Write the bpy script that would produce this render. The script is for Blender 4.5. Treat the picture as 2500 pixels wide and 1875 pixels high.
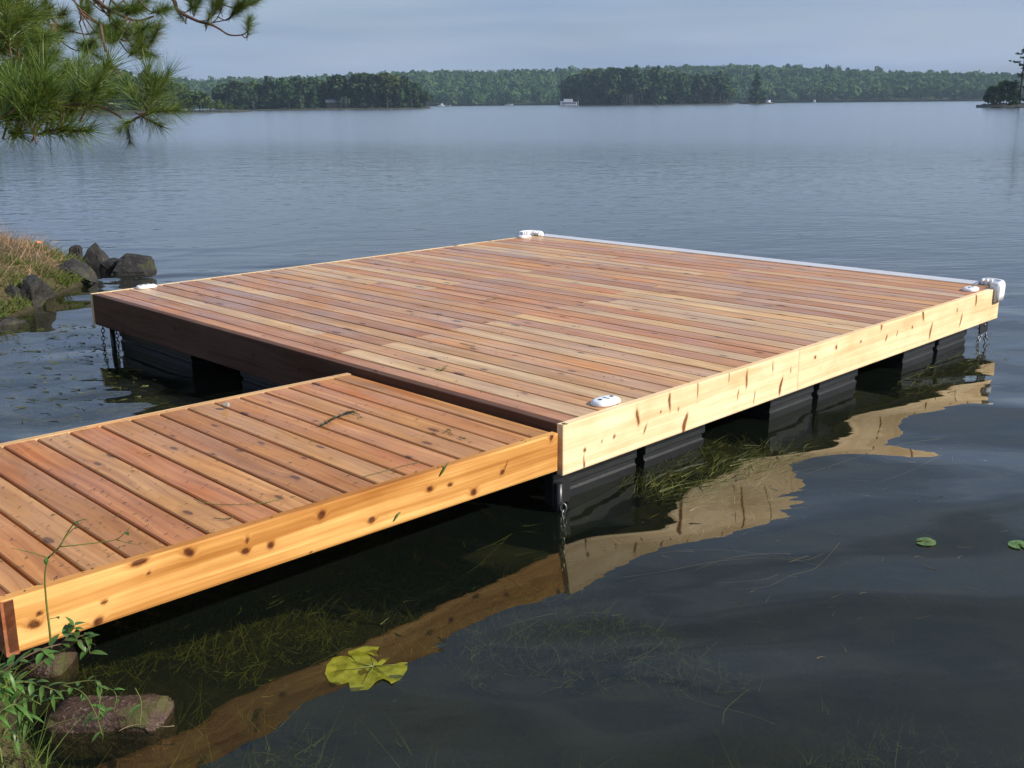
import bpy, bmesh, math, random
import numpy as np
from mathutils import Vector, Matrix, noise as mnoise

for o in list(bpy.data.objects): bpy.data.objects.remove(o, do_unlink=True)
S = bpy.context.scene
COL = S.collection
R = math.radians

# ------------------------------------------------------------------ camera
FPX = 2562.3; YAW = R(45.61); PIT = R(-14.99); ROL = R(-0.58)
CAM = Vector((-3.304, -3.050, 1.8146))
FWD = Vector((math.cos(PIT)*math.cos(YAW), math.cos(PIT)*math.sin(YAW), math.sin(PIT)))
_r = Vector((math.sin(YAW), -math.cos(YAW), 0)); _u = _r.cross(FWD)
RGT = _r*math.cos(ROL) + _u*math.sin(ROL)
UPV = _u*math.cos(ROL) - _r*math.sin(ROL)
cd = bpy.data.cameras.new('camera'); cam = bpy.data.objects.new('camera', cd); COL.objects.link(cam)
cd.sensor_width = 36; cd.lens = FPX/2500*36; cd.clip_start = .05; cd.clip_end = 6000
M = Matrix.Identity(4)
for i in range(3):
    M[i][0] = RGT[i]; M[i][1] = UPV[i]; M[i][2] = -FWD[i]; M[i][3] = CAM[i]
cam.matrix_world = M
S.camera = cam

def ray(px, py): return FWD + RGT*((px-1250)/FPX) - UPV*((py-937.5)/FPX)
def at(px, py, z=0.0):            # point of the place at height z seen at this spot of the photograph
    q = ray(px, py); return CAM + q*((z-CAM.z)/q.z)
def dep(px, py, dist):            # the same at a known distance
    return CAM + ray(px, py)*dist
def shore(px, dist, z=0.0):       # place on the lake at a compass bearing and distance
    q = ray(px, 250); h = Vector((q.x, q.y, 0)).normalized()
    return Vector((CAM.x+h.x*dist, CAM.y+h.y*dist, z))

# ------------------------------------------------------------------ sky and sun
SUN_EL = R(33); SUN_XY = Vector((.45, -.89)).normalized()
W_ = bpy.data.worlds.new('World'); S.world = W_; W_.use_nodes = True
nt = W_.node_tree; nt.nodes.clear()
def nn(t, kind, **kw):
    n = t.nodes.new(kind)
    for k, v in kw.items():
        if hasattr(n, k): setattr(n, k, v)
    return n
sky = nn(nt, 'ShaderNodeTexSky'); sky.sky_type = 'NISHITA'; sky.sun_disc = False
sky.sun_elevation = SUN_EL; sky.sun_rotation = math.atan2(SUN_XY.x, SUN_XY.y)
sky.air_density = 1.0; sky.dust_density = 1.5; sky.ozone_density = 1.2
bg1 = nn(nt, 'ShaderNodeBackground'); bg1.inputs[1].default_value = .075
nt.links.new(sky.outputs[0], bg1.inputs[0])
tc = nn(nt, 'ShaderNodeTexCoord'); mp = nn(nt, 'ShaderNodeMapping'); mp.inputs['Scale'].default_value = (1.6, 1.6, 9)
nt.links.new(tc.outputs['Generated'], mp.inputs[0])
nz = nn(nt, 'ShaderNodeTexNoise'); nz.inputs['Scale'].default_value = 1.5; nz.inputs['Detail'].default_value = 5; nz.inputs['Roughness'].default_value = .5
nt.links.new(mp.outputs[0], nz.inputs['Vector'])
rp = nn(nt, 'ShaderNodeValToRGB'); rp.color_ramp.elements[0].position = .38; rp.color_ramp.elements[0].color = (.55, .55, .55, 1)
rp.color_ramp.elements[1].position = .72; rp.color_ramp.elements[1].color = (.95, .95, .95, 1)
nt.links.new(nz.outputs[0], rp.inputs[0])
nz2 = nn(nt, 'ShaderNodeTexNoise'); nz2.inputs['Scale'].default_value = 2.6; nz2.inputs['Detail'].default_value = 6
mp2 = nn(nt, 'ShaderNodeMapping'); mp2.inputs['Scale'].default_value = (1., 1., 10); mp2.inputs['Location'].default_value = (3, 1, 0); nt.links.new(tc.outputs['Generated'], mp2.inputs[0]); nt.links.new(mp2.outputs[0], nz2.inputs['Vector'])
rp2 = nn(nt, 'ShaderNodeValToRGB'); rp2.color_ramp.elements[0].position = .36; rp2.color_ramp.elements[0].color = (.178, .252, .425, 1)
rp2.color_ramp.elements[1].position = .62; rp2.color_ramp.elements[1].color = (.275, .345, .495, 1); nt.links.new(nz2.outputs[0], rp2.inputs[0])
bg2 = nn(nt, 'ShaderNodeBackground'); nt.links.new(rp2.outputs[0], bg2.inputs[0]); bg2.inputs[1].default_value = 1.10
mx = nn(nt, 'ShaderNodeMixShader')
nt.links.new(rp.outputs[0], mx.inputs[0]); nt.links.new(bg1.outputs[0], mx.inputs[1]); nt.links.new(bg2.outputs[0], mx.inputs[2])
wo = nn(nt, 'ShaderNodeOutputWorld'); nt.links.new(mx.outputs[0], wo.inputs[0])

sl = bpy.data.lights.new('sun', 'SUN'); sl.energy = 4.6; sl.angle = R(.53); sl.color = (1, .945, .85)
so = bpy.data.objects.new('sun', sl); COL.objects.link(so)
sdir = Vector((SUN_XY.x*math.cos(SUN_EL), SUN_XY.y*math.cos(SUN_EL), math.sin(SUN_EL)))
so.rotation_euler = (-sdir).to_track_quat('-Z', 'Y').to_euler(); so.location = (0, 0, 60)

S.view_settings.view_transform = 'Standard'; S.view_settings.look = 'None'
S.view_settings.exposure = 0.4; S.view_settings.gamma = 1.0
S.render.engine = 'CYCLES'
S.cycles.transparent_max_bounces = 16; S.cycles.max_bounces = 8; S.cycles.volume_bounces = 0
S.cycles.caustics_reflective = False; S.cycles.caustics_refractive = False

# ------------------------------------------------------------------ helpers
rng = random.Random(7); nr = np.random.default_rng(11)
def tag(o, label=None, cat=None, group=None, kind=None):
    if label: o['label'] = label
    if cat: o['category'] = cat
    if group: o['group'] = group
    if kind: o['kind'] = kind
    return o
def empty(name, loc=(0, 0, 0), rot=(0, 0, 0)):
    o = bpy.data.objects.new(name, None); COL.objects.link(o); o.location = loc; o.rotation_euler = rot
    o.empty_display_size = .2; return o
def link(name, me, mat=None, parent=None, loc=None, rot=None, color=None):
    o = bpy.data.objects.new(name, me); COL.objects.link(o)
    if mat is not None and len(me.materials) == 0:
        for m in (mat if isinstance(mat, (list, tuple)) else [mat]): me.materials.append(m)
    if parent is not None: o.parent = parent
    if loc is not None: o.location = loc
    if rot is not None: o.rotation_euler = rot
    if color is not None: o.color = (*color, 1)
    return o
def mesh(name, v, f, smooth=False, mi=None):
    me = bpy.data.meshes.new(name); me.from_pydata([tuple(a) for a in v], [], [tuple(a) for a in f])
    if smooth: me.polygons.foreach_set('use_smooth', [True]*len(me.polygons))
    if mi is not None: me.polygons.foreach_set('material_index', mi)
    me.update(); return me
def npmesh(name, V, F, smooth=False, mi=None):
    V = np.asarray(V, np.float32); F = np.asarray(F, np.int32); k = F.shape[1]
    me = bpy.data.meshes.new(name); me.vertices.add(len(V)); me.vertices.foreach_set('co', V.ravel())
    me.loops.add(F.size); me.loops.foreach_set('vertex_index', F.ravel())
    me.polygons.add(len(F)); me.polygons.foreach_set('loop_start', np.arange(0, F.size, k, dtype=np.int32))
    if smooth: me.polygons.foreach_set('use_smooth', np.ones(len(F), bool))
    if mi is not None: me.polygons.foreach_set('material_index', np.asarray(mi, np.int32))
    me.update(calc_edges=True); return me
def bmmesh(name, bm, smooth=False):
    me = bpy.data.meshes.new(name); bm.normal_update(); bm.to_mesh(me); bm.free()
    if smooth: me.polygons.foreach_set('use_smooth', [True]*len(me.polygons))
    return me
def plank_mesh(name, lx, wy, tz, ch=.003, bow=0):
    """board: length x, width y, thickness z, top at z=0, chamfered long edges"""
    c = ch; h = wy/2
    sec = [(-h, -tz), (h, -tz), (h, -c), (h-c, 0), (-h+c, 0), (-h, -c)]
    n = len(sec); v = []
    for x in (0, lx): v += [(x, y, z) for y, z in sec]
    f = [[i, (i+1) % n, n+(i+1) % n, n+i] for i in range(n)]
    f = [list(reversed(q)) for q in f]
    f += [list(range(n)), list(reversed(range(n, 2*n)))]
    me = mesh(name, v, f)
    bm = bmesh.new(); bm.from_mesh(me); bmesh.ops.recalc_face_normals(bm, faces=bm.faces); bm.to_mesh(me); bm.free()
    return me
def box_mesh(name, x0, x1, y0, y1, z0, z1, bev=.0, seg=1, smooth=False):
    bm = bmesh.new(); bmesh.ops.create_cube(bm, size=1)
    for v in bm.verts:
        v.co = Vector(((x0+x1)/2+v.co.x*(x1-x0), (y0+y1)/2+v.co.y*(y1-y0), (z0+z1)/2+v.co.z*(z1-z0)))
    if bev: bmesh.ops.bevel(bm, geom=bm.edges[:], offset=bev, segments=seg, affect='EDGES', profile=.5)
    return bmmesh(name, bm, smooth)
def tube(v, f, pts, rad, k=6, cap=True):
    """append a tube along pts with radii rad to lists v, f"""
    b = len(v); n = len(pts); pts = [Vector(p) for p in pts]
    for i, p in enumerate(pts):
        t = (pts[min(i+1, n-1)]-pts[max(i-1, 0)])
        t = t.normalized() if t.length > 1e-9 else Vector((0, 0, 1))
        a = t.cross(Vector((.31, .17, .93)));
        if a.length < .1: a = t.cross(Vector((1, 0, 0)))
        a.normalize(); c = t.cross(a); r = rad[i] if hasattr(rad, '__len__') else rad
        for j in range(k):
            w = 2*math.pi*j/k; v.append(p+a*(math.cos(w)*r)+c*(math.sin(w)*r))
    for i in range(n-1):
        for j in range(k):
            f.append([b+i*k+j, b+i*k+(j+1) % k, b+(i+1)*k+(j+1) % k, b+(i+1)*k+j])
    if cap: f.append([b+j for j in reversed(range(k))]); f.append([b+(n-1)*k+j for j in range(k)])
def tube_mesh(name, pts, rad, k=6):
    v, f = [], []; tube(v, f, pts, rad, k); return mesh(name, v, f, True)
def spline(pts, n=6):
    pts = [Vector(p) for p in pts]; out = []
    P = [pts[0]*2-pts[1]]+pts+[pts[-1]*2-pts[-2]]
    for i in range(1, len(P)-2):
        for s in range(n):
            t = s/n; a, b, c, d = P[i-1], P[i], P[i+1], P[i+2]
            out.append(.5*((2*b)+(c-a)*t+(2*a-5*b+4*c-d)*t*t+(3*b-a-3*c+d)*t**3))
    out.append(pts[-1]); return out

# ------------------------------------------------------------------ materials
class Mat:
    def __init__(s, name):
        s.m = bpy.data.materials.new(name); s.m.use_nodes = True; s.t = s.m.node_tree; s.t.nodes.clear()
        s.out = s.t.nodes.new('ShaderNodeOutputMaterial')
    def n(s, kind, ins=None, **kw):
        n = s.t.nodes.new(kind)
        for k, v in kw.items(): setattr(n, k, v)
        if ins:
            for k, v in ins.items(): s.set(n.inputs[k], v)
        return n
    def set(s, sock, v):
        if hasattr(v, 'is_linked') or hasattr(v, 'links'): s.t.links.new(v, sock)
        elif hasattr(v, 'outputs'): s.t.links.new(v.outputs[0], sock)
        else: sock.default_value = v
    def math(s, op, a, b=0.0, c=None, clamp=False):
        n = s.n('ShaderNodeMath', operation=op, use_clamp=clamp); s.set(n.inputs[0], a); s.set(n.inputs[1], b)
        if c is not None: s.set(n.inputs[2], c)
        return n.outputs[0]
    def vmul(s, a, b):
        n = s.n('ShaderNodeVectorMath', operation='MULTIPLY'); s.set(n.inputs[0], a); s.set(n.inputs[1], b); return n.outputs[0]
    def vadd(s, a, b):
        n = s.n('ShaderNodeVectorMath', operation='ADD'); s.set(n.inputs[0], a); s.set(n.inputs[1], b); return n.outputs[0]
    def noise(s, vec, scale=1., detail=2., rough=.5, dist=0.):
        n = s.n('ShaderNodeTexNoise', {'Scale': scale, 'Detail': detail, 'Roughness': rough, 'Distortion': dist})
        if vec is not None: s.set(n.inputs['Vector'], vec)
        return n.outputs[0]
    def rng(s, v, a, b, c=0., d=1., smooth=False):
        n = s.n('ShaderNodeMapRange', interpolation_type='SMOOTHSTEP' if smooth else 'LINEAR')
        for i, q in zip(range(5), (v, a, b, c, d)): s.set(n.inputs[i], q)
        return n.outputs[0]
    def mix(s, fac, a, b, mode='MIX'):
        n = s.n('ShaderNodeMix', data_type='RGBA', blend_type=mode)
        s.set(n.inputs[0], fac); s.set(n.inputs[6], a); s.set(n.inputs[7], b); return n.outputs[2]
    def bsdf(s, color, rough=.6, spec=.5, normal=None, metal=0., **kw):
        b = s.n('ShaderNodeBsdfPrincipled'); s.set(b.inputs['Base Color'], color); s.set(b.inputs['Roughness'], rough)
        s.set(b.inputs['Specular IOR Level'], spec); s.set(b.inputs['Metallic'], metal)
        if normal is not None: s.set(b.inputs['Normal'], normal)
        for k, v in kw.items(): s.set(b.inputs[k], v)
        return b
    def bump(s, h, dist=1., strength=1.):
        n = s.n('ShaderNodeBump', {'Height': h, 'Distance': dist, 'Strength': strength}); return n.outputs[0]
    def done(s, b): s.t.links.new(b.outputs[0], s.out.inputs[0]); return s.m
def c4(*c): return (c[0], c[1], c[2], 1.)

def wood(name, kx, ky, kr, present, knot=(.055, .022, .012), halo=(.26, .10, .035), wet=(.22, .5), grain=.35, halo_r=2.6, spec=.5):
    m = Mat(name); tcn = m.n('ShaderNodeTexCoord'); oi = m.n('ShaderNodeObjectInfo')
    off = m.n('ShaderNodeCombineXYZ'); m.set(off.inputs[0], m.math('MULTIPLY', oi.outputs['Random'], 91.7)); m.set(off.inputs[1], m.math('MULTIPLY', oi.outputs['Random'], 37.3))
    P = m.vadd(tcn.outputs['Object'], off.outputs[0])
    # knots
    wob = m.n('ShaderNodeTexNoise', {'Scale': 9., 'Detail': 2.}); m.set(wob.inputs['Vector'], P)
    Pw = m.vadd(P, m.vmul(wob.outputs['Color'], (.035, .012, 0)))
    kv = m.n('ShaderNodeTexVoronoi', {'Scale': 1.}, voronoi_dimensions='2D'); m.set(kv.inputs['Vector'], m.vmul(Pw, (kx, ky, 0)))
    sep = m.n('ShaderNodeSeparateColor'); m.set(sep.inputs[0], kv.outputs['Color'])
    on = m.math('LESS_THAN', sep.outputs[0], present)
    rad = m.math('MULTIPLY_ADD', sep.outputs[1], kr*1.1, kr*.45)
    d = m.math('DIVIDE', kv.outputs['Distance'], rad)
    core = m.math('MULTIPLY', m.rng(d, .65, 1.05, 1., 0., True), on)
    hal = m.math('MULTIPLY', m.rng(d, .8, halo_r, 1., 0., True), on)
    # grain, bending round the knots
    bend = m.math('MULTIPLY', hal, .018)
    comb = m.n('ShaderNodeCombineXYZ'); m.set(comb.inputs[0], 0.); m.set(comb.inputs[1], bend)
    low = m.n('ShaderNodeTexNoise', {'Scale': 1.3, 'Detail': 1.}); m.set(low.inputs['Vector'], m.vmul(P, (1., 2.5, 2.5)))
    comb2 = m.n('ShaderNodeCombineXYZ'); m.set(comb2.inputs[1], m.math('MULTIPLY', low.outputs[0], .10))
    G = m.vadd(m.vadd(P, comb.outputs[0]), comb2.outputs[0])
    g1 = m.noise(m.vmul(G, (.8, 42, 30)), 1., 3., .55, .3)
    g2 = m.noise(m.vmul(G, (6, 260, 200)), 1., 2., .6)
    blot = m.noise(m.vmul(P, (2.2, 7., 7.)), 1., 3., .6)
    g = m.math('ADD', m.rng(g1, .32, .68, 1.-grain, 1.+grain*.55), m.rng(g2, .2, .8, -.10, .10))
    g = m.math('MULTIPLY', g, m.rng(blot, .3, .7, .84, 1.12))
    gc = m.n('ShaderNodeCombineColor'); m.set(gc.inputs[0], g); m.set(gc.inputs[1], m.math('POWER', g, 1.25)); m.set(gc.inputs[2], m.math('POWER', g, 1.4))
    col = m.mix(1., oi.outputs['Color'], gc.outputs[0], 'MULTIPLY')
    pat = m.noise(m.vmul(P, (1.1, 4.5, 4.)), 1., 2., .5); sap = m.noise(m.vmul(P, (.7, 6., 5.)), 1., 1., .4, .2)
    col = m.mix(m.rng(pat, .54, .70, 0., .55, True), col, m.mix(1., col, c4(1.10, .80, .52), 'MULTIPLY'))
    col = m.mix(m.rng(sap, .60, .74, 0., .5, True), col, m.mix(1., col, c4(1.22, 1.38, 1.42), 'MULTIPLY'))
    col = m.mix(m.math('MULTIPLY', hal, .5), col, m.mix(.45, c4(*halo), oi.outputs['Color'], 'MIX'))
    col = m.mix(m.math('MULTIPLY', core, .74), col, c4(*knot))
    wetn = m.noise(m.vmul(P, (1.6, 5., 5.)), 1., 2., .5)
    rough = m.rng(wetn, .36, .64, wet[0], wet[1])
    h = m.math('ADD', m.math('MULTIPLY', g1, .0012), m.math('MULTIPLY', g2, .0005))
    b = m.bsdf(col, rough, spec, m.bump(h, 1., .6))
    return m.done(b)
def wood_marked(name, knot, halo, rough, grain, spec, streak=.5):
    m = Mat(name); tcn = m.n('ShaderNodeTexCoord'); oi = m.n('ShaderNodeObjectInfo'); P = m.vadd(tcn.outputs['Object'], (3.1, 1.7, .4))
    core = m.n('ShaderNodeAttribute', attribute_name='knot').outputs['Fac']; hal = m.n('ShaderNodeAttribute', attribute_name='halo').outputs['Fac']
    comb = m.n('ShaderNodeCombineXYZ'); m.set(comb.inputs[1], m.math('MULTIPLY', hal, .03))
    low = m.n('ShaderNodeTexNoise', {'Scale': 1., 'Detail': 1.}); m.set(low.inputs['Vector'], m.vmul(P, (.8, 2., 2.)))
    comb2 = m.n('ShaderNodeCombineXYZ'); m.set(comb2.inputs[1], m.math('MULTIPLY', low.outputs[0], .08))
    G = m.vadd(m.vadd(P, comb.outputs[0]), comb2.outputs[0])
    g1 = m.noise(m.vmul(G, (.5, 34, 20)), 1., 3., .55, .2); g2 = m.noise(m.vmul(G, (5, 240, 160)), 1., 2., .6); g3 = m.noise(m.vmul(G, (.7, 9, 9)), 1., 2., .5)
    blot = m.noise(m.vmul(P, (3., 5., 5.)), 1., 3., .6); wob = m.noise(m.vmul(P, (40, 40, 40)), 1., 2., .6)
    g = m.math('ADD', m.rng(g1, .32, .68, 1.-grain, 1.+grain*.5), m.rng(g2, .2, .8, -.07, .07))
    g = m.math('MULTIPLY', g, m.rng(blot, .3, .7, .88, 1.08)); g = m.math('MULTIPLY', g, m.rng(g3, .35, .65, 1-streak*.4, 1+streak*.12))
    gc = m.n('ShaderNodeCombineColor'); m.set(gc.inputs[0], g); m.set(gc.inputs[1], m.math('POWER', g, 1.45)); m.set(gc.inputs[2], m.math('POWER', g, 2.0))
    col = m.mix(1., oi.outputs['Color'], gc.outputs[0], 'MULTIPLY')
    hh = m.math('MULTIPLY', hal, m.rng(wob, .3, .7, .4, .85)); col = m.mix(hh, col, c4(*halo))
    kk = m.math('MULTIPLY', core, m.rng(wob, .25, .6, .8, 1.)); col = m.mix(kk, col, c4(*knot))
    return m.done(m.bsdf(col, rough, spec, m.bump(m.math('ADD', m.math('MULTIPLY', g1, .001), m.math('MULTIPLY', g2, .0005)), 1., .5)))
M_DOCKSIDE = wood_marked('pale_sunlit_cedar', (.17, .055, .018), (.52, .30, .11), .55, .12, .07, .25)
M_WALKSIDE = wood_marked('golden_knotty_cedar', (.075, .022, .010), (.34, .11, .025), .5, .34, .07, .9)
M_DECK = wood('cedar_decking', 2.6, 7.0, .085, .40, wet=(.16, .5), spec=.24, halo=(.22, .085, .03), grain=.26)
M_PALE = wood('pale_cedar_fascia', 3.6, 1.5, .085, .60, knot=(.16, .06, .022), halo=(.42, .22, .075), wet=(.4, .6), grain=.13, halo_r=1.9, spec=.3)
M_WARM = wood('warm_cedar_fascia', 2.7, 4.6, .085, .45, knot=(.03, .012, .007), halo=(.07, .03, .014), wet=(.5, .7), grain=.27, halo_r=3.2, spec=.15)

def simple(name, col, rough=.6, spec=.5, metal=0., var=.0, vscale=8., bumpd=0., bscale=60., **kw):
    m = Mat(name); tcn = m.n('ShaderNodeTexCoord'); c = c4(*col)
    if var:
        n = m.noise(tcn.outputs['Object'], vscale, 4., .6)
        c = m.mix(m.rng(n, .3, .7), c4(*[x*(1-var) for x in col]), c4(*[min(1, x*(1+var)) for x in col]))
    nm = m.bump(m.noise(tcn.outputs['Object'], bscale, 3.), bumpd) if bumpd else None
    return m.done(m.bsdf(c, rough, spec, nm, metal, **kw))
M_FLOAT = simple('black_float_plastic', (.011, .012, .013), .42, .5, var=.35, vscale=5, bumpd=.002, bscale=30)
M_STEEL = simple('black_steel', (.012, .012, .013), .35, .5, var=.3)
M_GALV = simple('galvanised_steel', (.22, .22, .22), .42, .5, metal=.85, var=.35, vscale=40)
M_WHITE = simple('white_plastic', (.78, .79, .80), .32, .45, var=.03)
M_HOLE = simple('dark_screw', (.03, .03, .03), .5)
M_UNDER = simple('dark_joist_wood', (.10, .045, .022), .6, var=.3)

def rockmat(name, a, b, c, sc=6., moss=0.):
    m = Mat(name); tcn = m.n('ShaderNodeTexCoord'); P = tcn.outputs['Object']
    n1 = m.noise(P, sc, 6., .65); n2 = m.noise(P, sc*9, 3., .7)
    col = m.mix(m.rng(n1, .35, .65), c4(*a), c4(*b)); col = m.mix(m.rng(n2, .55, .72), col, c4(*c))
    if moss:
        n3 = m.noise(P, 5., 4., .6); col = m.mix(m.rng(n3, .56, .66, 0, moss), col, c4(.07, .075, .02))
    h = m.math('ADD', m.math('MULTIPLY', n1, .03), m.math('MULTIPLY', n2, .006))
    return m.done(m.bsdf(col, m.rng(n2, .3, .7, .5, .85), .25, m.bump(h, 1., .8)))
M_ROCK = rockmat('dark_shore_rock', (.015, .014, .012), (.038, .034, .03), (.075, .07, .065), 4., .8)
M_GRAN = rockmat('pink_granite', (.035, .022, .016), (.085, .05, .036), (.20, .15, .13), 9., .9)

def leafmat(name, a, b, rough=.5, trans=.35, sc=3., spec=.4, rand=.25):
    m = Mat(name); tcn = m.n('ShaderNodeTexCoord'); oi = m.n('ShaderNodeObjectInfo')
    n1 = m.noise(tcn.outputs['Object'], sc, 3., .6)
    col = m.mix(m.rng(n1, .35, .65), c4(*a), c4(*b))
    hs = m.n('ShaderNodeHueSaturation'); m.set(hs.inputs['Color'], col); m.set(hs.inputs['Value'], m.rng(oi.outputs['Random'], 0, 1, 1-rand, 1+rand)); m.set(hs.inputs['Hue'], m.rng(oi.outputs['Random'], 0, 1, .485, .51))
    p = m.bsdf(hs.outputs[0], rough, spec)
    if trans:
        t = m.n('ShaderNodeBsdfTranslucent'); m.set(t.inputs[0], hs.outputs[0]); mxn = m.n('ShaderNodeMixShader', {0: trans})
        m.t.links.new(p.outputs[0], mxn.inputs[1]); m.t.links.new(t.outputs[0], mxn.inputs[2]); return m.done(mxn)
    return m.done(p)
M_FOREST = leafmat('hardwood_canopy', (.034, .088, .030), (.080, .140, .044), .8, .15, .06, .1, 0)
M_CONIF = leafmat('dark_conifer_foliage', (.022, .052, .022), (.055, .092, .032), .8, .1, .5, .15)
M_DECID = leafmat('shore_foliage', (.04, .075, .02), (.085, .12, .03), .8, .2, .6, .15)
M_NEEDLE = leafmat('pine_needles', (.045, .105, .012), (.15, .20, .03), .42, .3, 14., .5)
M_BARK = simple('pine_bark', (.11, .06, .04), .85, .3, var=.45, vscale=30, bumpd=.006, bscale=45)
M_TRUNK = simple('far_trunk_bark', (.04, .035, .03), .9, .2, var=.3)
M_DRY = leafmat('dry_grass', (.36, .23, .12), (.52, .36, .21), .8, .3, 6., .2)
M_GRASS = leafmat('green_bank_grass', (.06, .10, .015), (.14, .17, .03), .6, .3, 6., .3)
M_WEED = leafmat('lake_weed', (.05, .064, .010), (.17, .18, .03), .55, .25, 9., .3)
M_MAT = leafmat('submerged_weed_mat', (.026, .034, .007), (.095, .10, .018), .5, .2, 9., .3)
M_WEEDLIT = leafmat('floating_weed', (.10, .115, .02), (.23, .23, .06), .45, .25, 12., .4)
M_STRAW = leafmat('dead_reed', (.22, .17, .09), (.40, .33, .19), .55, .2, 12., .4)
M_CRUMB = leafmat('dark_weed_crumbs', (.012, .016, .006), (.05, .06, .02), .5, 0, 30., .4)
M_LEAF = leafmat('shrub_leaf', (.06, .14, .025), (.13, .24, .05), .42, .35, 20., .5)
M_LILY = leafmat('yellow_lily_pad', (.19, .24, .012), (.40, .42, .032), .35, .3, 24., .5)
M_LILYG = leafmat('green_lily_pad', (.09, .20, .05), (.16, .27, .07), .3, .2, 16., .5)
M_STEM = simple('green_stem', (.13, .15, .03), .5, .4, var=.3, vscale=30)
M_TWIG = simple('brown_twig', (.13, .08, .045), .7, .3, var=.3, vscale=30)

def water_mat():
    m = Mat('lake_water'); g = m.n('ShaderNodeNewGeometry'); P = g.outputs['Position']
    sp = m.n('ShaderNodeSeparateXYZ'); m.set(sp.inputs[0], P)
    s = m.math('ADD', m.math('MULTIPLY', sp.outputs[0], .70), m.math('MULTIPLY', sp.outputs[1], .30))
    opn = m.rng(s, 1.2, 8., 0., 1., True); far = m.rng(s, 6., 40., 0., 1., True)
    rot = m.n('ShaderNodeMapping'); m.set(rot.inputs[0], P); rot.inputs['Rotation'].default_value = (0, 0, R(38))
    Q = rot.outputs[0]
    n1 = m.noise(m.vmul(Q, (.75, 1.15, 1)), 1., 1.0, .4, .35)          # slow undulation in the lee of the shore
    n2 = m.noise(m.vmul(Q, (2.6, 6.5, 1)), 1., 1.6, .5, .3)            # wind ripples
    n3 = m.noise(m.vmul(Q, (1.0, 3.2, 1)), 1., 2., .5, .2)             # open lake chop
    h = m.math('MULTIPLY', n1, m.rng(opn, 0., 1., .080, .012))
    h = m.math('ADD', h, m.math('MULTIPLY', n2, m.rng(opn, 0., 1., .0017, .0068)))
    h = m.math('ADD', h, m.math('MULTIPLY', n3, m.rng(far, 0., 1., 0., .013)))
    N = m.bump(h, 1., 1.)
    dp = m.n('ShaderNodeVectorMath', operation='DOT_PRODUCT'); m.set(dp.inputs[0], N); m.set(dp.inputs[1], g.outputs['Incoming'])
    fr = m.math('MULTIPLY_ADD', m.math('POWER', m.math('SUBTRACT', 1., m.math('ABSOLUTE', dp.outputs['Value']), clamp=True), 5.), .972, .028)
    gl = m.n('ShaderNodeBsdfGlossy', {'Color': c4(1, 1, 1)}); m.set(gl.inputs['Roughness'], m.rng(far, 0., 1., .0, .16)); m.set(gl.inputs['Normal'], N)
    tr = m.n('ShaderNodeBsdfTransparent', {'Color': c4(.60, .60, .42)})
    mxn = m.n('ShaderNodeMixShader'); m.set(mxn.inputs[0], fr)
    df = m.n('ShaderNodeBsdfDiffuse', {'Color': c4(.05, .072, .055)}); body = m.n('ShaderNodeMixShader', {0: .075})
    m.t.links.new(tr.outputs[0], body.inputs[1]); m.t.links.new(df.outputs[0], body.inputs[2])
    m.t.links.new(body.outputs[0], mxn.inputs[1]); m.t.links.new(gl.outputs[0], mxn.inputs[2])
    return m.done(mxn)
M_WATER = water_mat()
def ground_mat():
    m = Mat('lake_bed_silt'); g = m.n('ShaderNodeNewGeometry'); P = g.outputs['Position']
    sp = m.n('ShaderNodeSeparateXYZ'); m.set(sp.inputs[0], P)
    n1 = m.noise(P, 2.2, 5., .6); n2 = m.noise(P, 25., 4., .7)
    silt = m.mix(m.rng(n1, .35, .65), c4(.010, .011, .006), c4(.030, .028, .014))
    soil = m.mix(m.rng(n2, .35, .65), c4(.04, .035, .016), c4(.11, .085, .04))
    col = m.mix(m.rng(sp.outputs[2], -.02, .08), silt, soil)
    return m.done(m.bsdf(col, .85, .2, m.bump(m.math('MULTIPLY', n2, .02), 1., .8)))
M_GROUND = ground_mat()

# ------------------------------------------------------------------ ground, lake bed, water, hills
SH = [(-.6, -7.), (-1.2, -4.4), (-1.9, -3.0), (-2.35, -1.7), (-2.5, -.6), (-2.32, .3), (-2.5, 1.4), (-2.75, 2.6), (-2.6, 3.7), (-1.7, 5.0), (-.35, 6.35), (.3, 7.0), (1.15, 8.0), (1.55, 8.9), (1.7, 10.), (1.3, 12.), (-1, 16.), (-8, 24.), (-30, 60.)]
def ground_h(x, y):
    """height of land or lake bed: signed distance to the shoreline (land on the -x side)"""
    x = np.asarray(x, float); y = np.asarray(y, float); best = np.full(x.shape, 1e9); sgn = np.ones(x.shape)
    for (ax, ay), (bx, by) in zip(SH[:-1], SH[1:]):
        dx, dy = bx-ax, by-ay; t = np.clip(((x-ax)*dx+(y-ay)*dy)/(dx*dx+dy*dy), 0, 1)
        d = np.hypot(x-ax-t*dx, y-ay-t*dy); cr = dx*(y-ay)-dy*(x-ax)
        m = d < best; best = np.where(m, d, best); sgn = np.where(m, np.sign(cr), sgn)
    s = best*sgn                                     # >0 on land
    land = .04+.48*(1-np.exp(-np.maximum(s, 0)/.75))+.02*np.maximum(s, 0)
    bed = -.10-.62*(1-np.exp(np.minimum(s, 0)/1.6))+.10*np.minimum(s, 0)
    h = np.where(s > 0, land, np.maximum(bed, -4.))
    near = np.exp(-np.maximum(np.hypot(x+2.9, y+2.6)-.7, 0)/.8)
    h = np.where(s > 0, h*(1-near)+np.minimum(h, .17)*near, h)
    return h
def axis(lo, hi, step, far, n):
    a = np.arange(lo, hi, step); g = np.geomspace(step*2, far, n)
    return np.concatenate([lo-g[::-1], a, hi+g])
gx = axis(-6., 8., .14, 1560., 26); gy = axis(-6., 14., .14, 1560., 26)
GX, GY = np.meshgrid(gx, gy, indexing='ij')
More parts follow.
